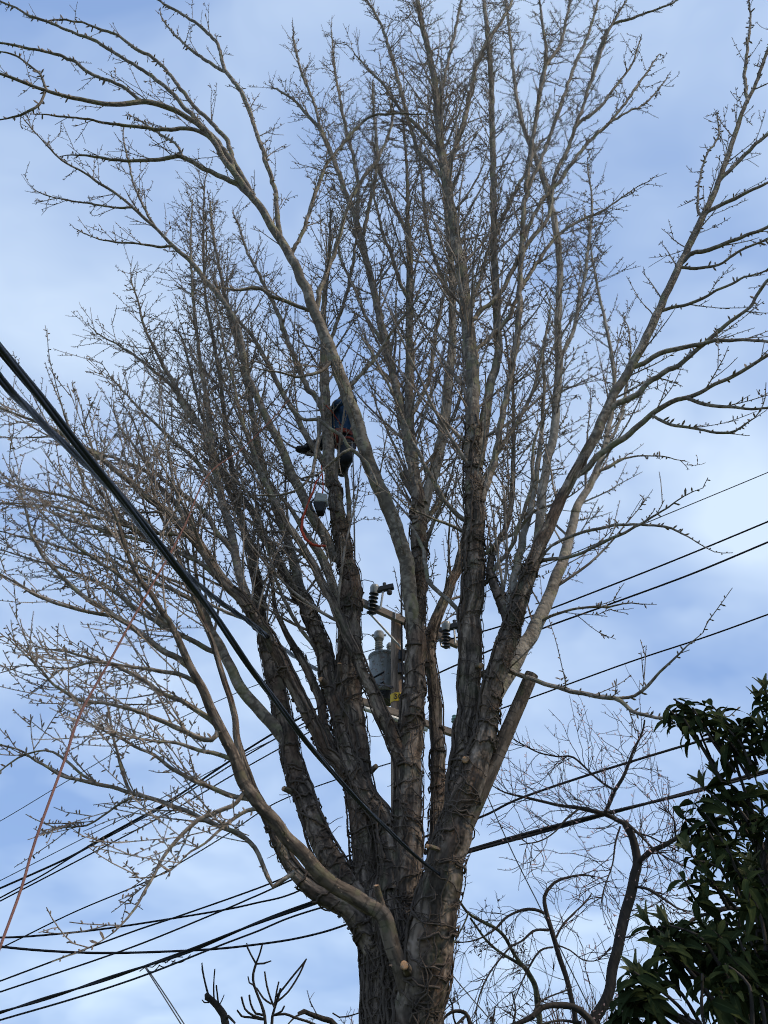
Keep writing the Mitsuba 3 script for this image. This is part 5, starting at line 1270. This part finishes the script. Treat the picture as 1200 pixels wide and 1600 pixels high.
def leaf_mesh(L, W, bend, fold, twist_, n=7):
    """blade along +y, bent down, folded along the midrib, wavy edge"""
    t_ = np.linspace(0, 1, n)
    w_ = W * np.sin(np.pi * np.clip(t_ * 0.96 + 0.02, 0, 1) ** 0.8) ** 0.85 * 0.5 + 0.002
    a_ = bend * t_
    y_ = np.concatenate([[0], np.cumsum(np.cos((a_[1:] + a_[:-1]) / 2) * L / (n - 1))])
    z_ = -np.concatenate([[0], np.cumsum(np.sin((a_[1:] + a_[:-1]) / 2) * L / (n - 1))])
    V, UV = [], []
    for i in range(n):
        for j, q in enumerate((-1, -0.5, 0, 0.5, 1)):
            tw_ = twist_ * t_[i]
            x = q * w_[i]
            zz = abs(q) * w_[i] * fold + 0.004 * math.sin(9 * t_[i] + 2 * q) * abs(q)
            V.append((x * math.cos(tw_) - zz * math.sin(tw_), y_[i], z_[i] + x * math.sin(tw_) + zz * math.cos(tw_)))
            UV.append((0.5 + q / 2, t_[i]))
    F = []
    for i in range(n - 1):
        for j in range(4):
            b = i * 5 + j
            F += [[b, b + 1, b + 6], [b, b + 6, b + 5]]
    return np.array(V), np.array(F), np.array(UV)


variants = [leaf_mesh(lr.uniform(0.135, 0.21), lr.uniform(0.04, 0.056), lr.uniform(0.3, 2.0), lr.uniform(0.1, 0.6), lr.uniform(-0.9, 0.9)) for _ in range(14)]
young = [leaf_mesh(lr.uniform(0.11, 0.16), lr.uniform(0.028, 0.04), lr.uniform(0.0, 0.4), lr.uniform(0.4, 0.8), lr.uniform(-0.3, 0.3)) for _ in range(3)]

# shoot tips: (x, y, Y) of rosettes, from the outline in the photograph
tips = []
def cluster(n, x0, x1, y0, y1, Y0=4.6, Y1=6.2, test=None):
    k_ = 0
    while k_ < n:
        x, y = lr.uniform(x0, x1), lr.uniform(y0, y1)
        if (test is None or test(x, y)) and lr.uniform() < np.interp(y, [1200, 1300, 1420], [0.35, 0.6, 1.0]):
            tips.append((x, y, lr.uniform(Y0, Y1)))
            k_ += 1


def inside(x, y):
    edge = np.interp(y, [1180, 1215, 1250, 1290, 1330, 1370, 1400, 1430, 1470, 1500, 1540, 1580, 1640], [1150, 1115, 1095, 1085, 1100, 1105, 1090, 1062, 1062, 1080, 1070, 1080, 1060])
    return x > edge + np.interp(y, [1200, 1400, 1600], [20, 10, 4])


for t_ in [(1042, 1106, 5.2), (1052, 1092, 5.25), (1064, 1098, 5.2), (1068, 1122, 5.1), (962, 1560, 4.9), (972, 1582, 4.9), (1062, 1270, 5.2), (1070, 1375, 5.0), (1082, 1105, 5.1), (1100, 1112, 5.15), (1112, 1102, 5.3), (1128, 1130, 5.2), (1138, 1140, 5.1), (1150, 1124, 5.3), (1170, 1128, 5.2), (1186, 1098, 5.1), (1196, 1080, 5.0), (1212, 1085, 5.1), (1190, 1140, 5.0), (1205, 1150, 5.1), (1132, 1152, 5.1), (1158, 1155, 5.2), (1215, 1115, 5.0),
           (1085, 1255, 5.2), (1075, 1300, 5.2), (1100, 1232, 5.3), (1122, 1215, 5.3), (1140, 1222, 5.4), (1092, 1350, 5.0), (1080, 1335, 5.1), (1108, 1280, 5.2),
           (1016, 1446, 5.0), (1030, 1440, 5.1), (1046, 1446, 4.9), (1020, 1462, 4.8), (1040, 1470, 4.9), (1055, 1462, 5.0), (1060, 1440, 5.1), (1050, 1488, 4.9), (1034, 1455, 5.0),
           (978, 1512, 4.8), (990, 1518, 4.7), (1000, 1528, 4.8), (970, 1535, 4.9), (985, 1545, 4.8), (1005, 1508, 4.9), (996, 1550, 4.8)]:
    tips.append(t_)
cluster(175, 1060, 1320, 1185, 1680, 4.4, 6.6, inside)
cluster(40, 1105, 1330, 1210, 1640, 6.0, 7.0, inside)
leaves, ycol = [], []
stems_ = []
heart = at(1270, 1700, 5.6)
for (x, y, Y) in tips:
    c = at(x, y, Y)
    inner = at(x + (1215 - x) * 0.45 + lr.uniform(-8, 8), y + lr.uniform(50, 110), Y + lr.uniform(-0.1, 0.3))
    axis = unit(unit(c - inner) + np.array([0, -0.15, 0.5]))
    mid = (c + inner) / 2 + lr.normal(0, 0.03, 3)
    Q = spline(np.array([inner, mid, c]), 0.06)
    stems_.append((Q, np.linspace(0.011, 0.006, len(Q))))
    n = lr.integers(8, 15)
    isyoung = lr.uniform() < 0.2
    ph = lr.uniform(0, 6.28)
    for j in range(n):
        az = ph + j * 2.4 + lr.normal(0, 0.5)
        el = lr.uniform(-0.85, 0.55)
        ref = unit(np.cross(axis, [0.3, 0.9, 0.1])); r2 = np.cross(axis, ref)
        d = unit((ref * math.cos(az) + r2 * math.sin(az)) * math.cos(el) + axis * (math.sin(el) + 0.15))
        up = unit(axis - d * (axis @ d) + 1e-3)
        side = np.cross(d, up)
        M_ = np.eye(4)
        M_[:3, 0], M_[:3, 1], M_[:3, 2] = side, d, up
        M_[:3, :3] *= lr.uniform(0.6, 1.2)
        roll = lr.normal(0, 0.35)
        M_[:3, :3] = M_[:3, :3] @ np.array([[math.cos(roll), 0, math.sin(roll)], [0, 1, 0], [-math.sin(roll), 0, math.cos(roll)]])
        M_[:3, 3] = c - axis * lr.uniform(0, 0.16) + d * 0.008
        leaves.append((Y, M_, int(lr.integers(14)), 'leaf_old' if lr.uniform() < 0.72 else 'leaf_mid'))
    if isyoung:
        for j in range(5):
            az = j * 1.26 + ph
            ref = unit(np.cross(axis, [0.3, 0.9, 0.1])); r2 = np.cross(axis, ref)
            d = unit((ref * math.cos(az) + r2 * math.sin(az)) * 0.45 + axis)
            up = unit(axis - d * (axis @ d) + 1e-3)
            M_ = np.eye(4)
            M_[:3, 0], M_[:3, 1], M_[:3, 2] = np.cross(d, up), d, up
            M_[:3, 3] = c
            leaves.append((Y - 0.5, M_, -1 - int(lr.integers(3)), 'leaf_young'))
leaves.sort(key=lambda q: q[0] + (3 if not (940 < project(q[1][:3, 3])[0] < 1205 and project(q[1][:3, 3])[1] < 1605) else 0))
plyc = {}
for q in range(14):
    for mat in ('leaf_old', 'leaf_mid'):
        plyc[(q, mat)] = mikit.ply((variants[q][0], variants[q][1]), mat, smooth=True, uv=variants[q][2])
for q in range(3):
    plyc[(-1 - q, 'leaf_young')] = mikit.ply((young[q][0], young[q][1]), 'leaf_young', smooth=True, uv=young[q][2])
rest = {}
for i, (Y, M_, v, mat) in enumerate(leaves):
    if i < 290:
        k_ = LQ + '__leaf' + ('' if i == 0 else '_%03d' % i)
        scene[k_] = {**plyc[(v, mat)], 'to_world': T(M_.tolist())}
    else:
        V, F, UV = variants[v] if v >= 0 else young[-1 - v]
        rest.setdefault(mat, []).append((V @ M_[:3, :3].T + M_[:3, 3], F, UV))
for mat, rows in rest.items():
    obj(LQ + '__foliage', join([(V, F) for V, F, U in rows]), mat, smooth=True, uv=np.vstack([U for V, F, U in rows]), kind='stuff')
obj(LQ + '__twigs', bundle([(np.array([np.interp(np.linspace(0, 1, 8), np.linspace(0, 1, len(Q)), Q[:, k_]) for k_ in range(3)]).T, np.linspace(0.012, 0.006, 8)) for Q, R_ in stems_], 5), 'dark_bark', smooth=True, kind='stuff')
traced_tree(LQ, 'dark_bark', 'dark_twig', [
    ('trunk', [(1240, 2150, 40), (1235, 1800, 34), (1220, 1600, 26), (1205, 1450, 20), (1190, 1330, 12), (1170, 1250, 7)], 6.2, 5.4),
    ('branch', [(1195, 1340, 8), (1165, 1240, 6), (1150, 1185, 6), (1155, 1160, 5), (1165, 1135, 4)], 5.5, 5.2),
    ('branch', [(1185, 1330, 8), (1140, 1260, 6), (1115, 1195, 5), (1100, 1160, 4), (1088, 1130, 4), (1082, 1110, 3)], 5.6, 5.1),
    ('branch', [(1205, 1440, 10), (1150, 1420, 8), (1100, 1430, 7), (1060, 1452, 5), (1035, 1450, 4)], 5.7, 5.0),
    ('branch', [(1215, 1560, 10), (1150, 1530, 8), (1090, 1525, 7), (1040, 1522, 5), (1000, 1522, 4)], 5.9, 4.8),
    ('branch', [(1195, 1360, 8), (1205, 1250, 6), (1210, 1150, 5), (1205, 1100, 4)], 5.5, 5.1),
    ('branch', [(1200, 1400, 8), (1150, 1370, 6), (1110, 1350, 5), (1090, 1345, 4)], 5.6, 5.1),
], (0, 0.4, 0.005, 1.0), 30)
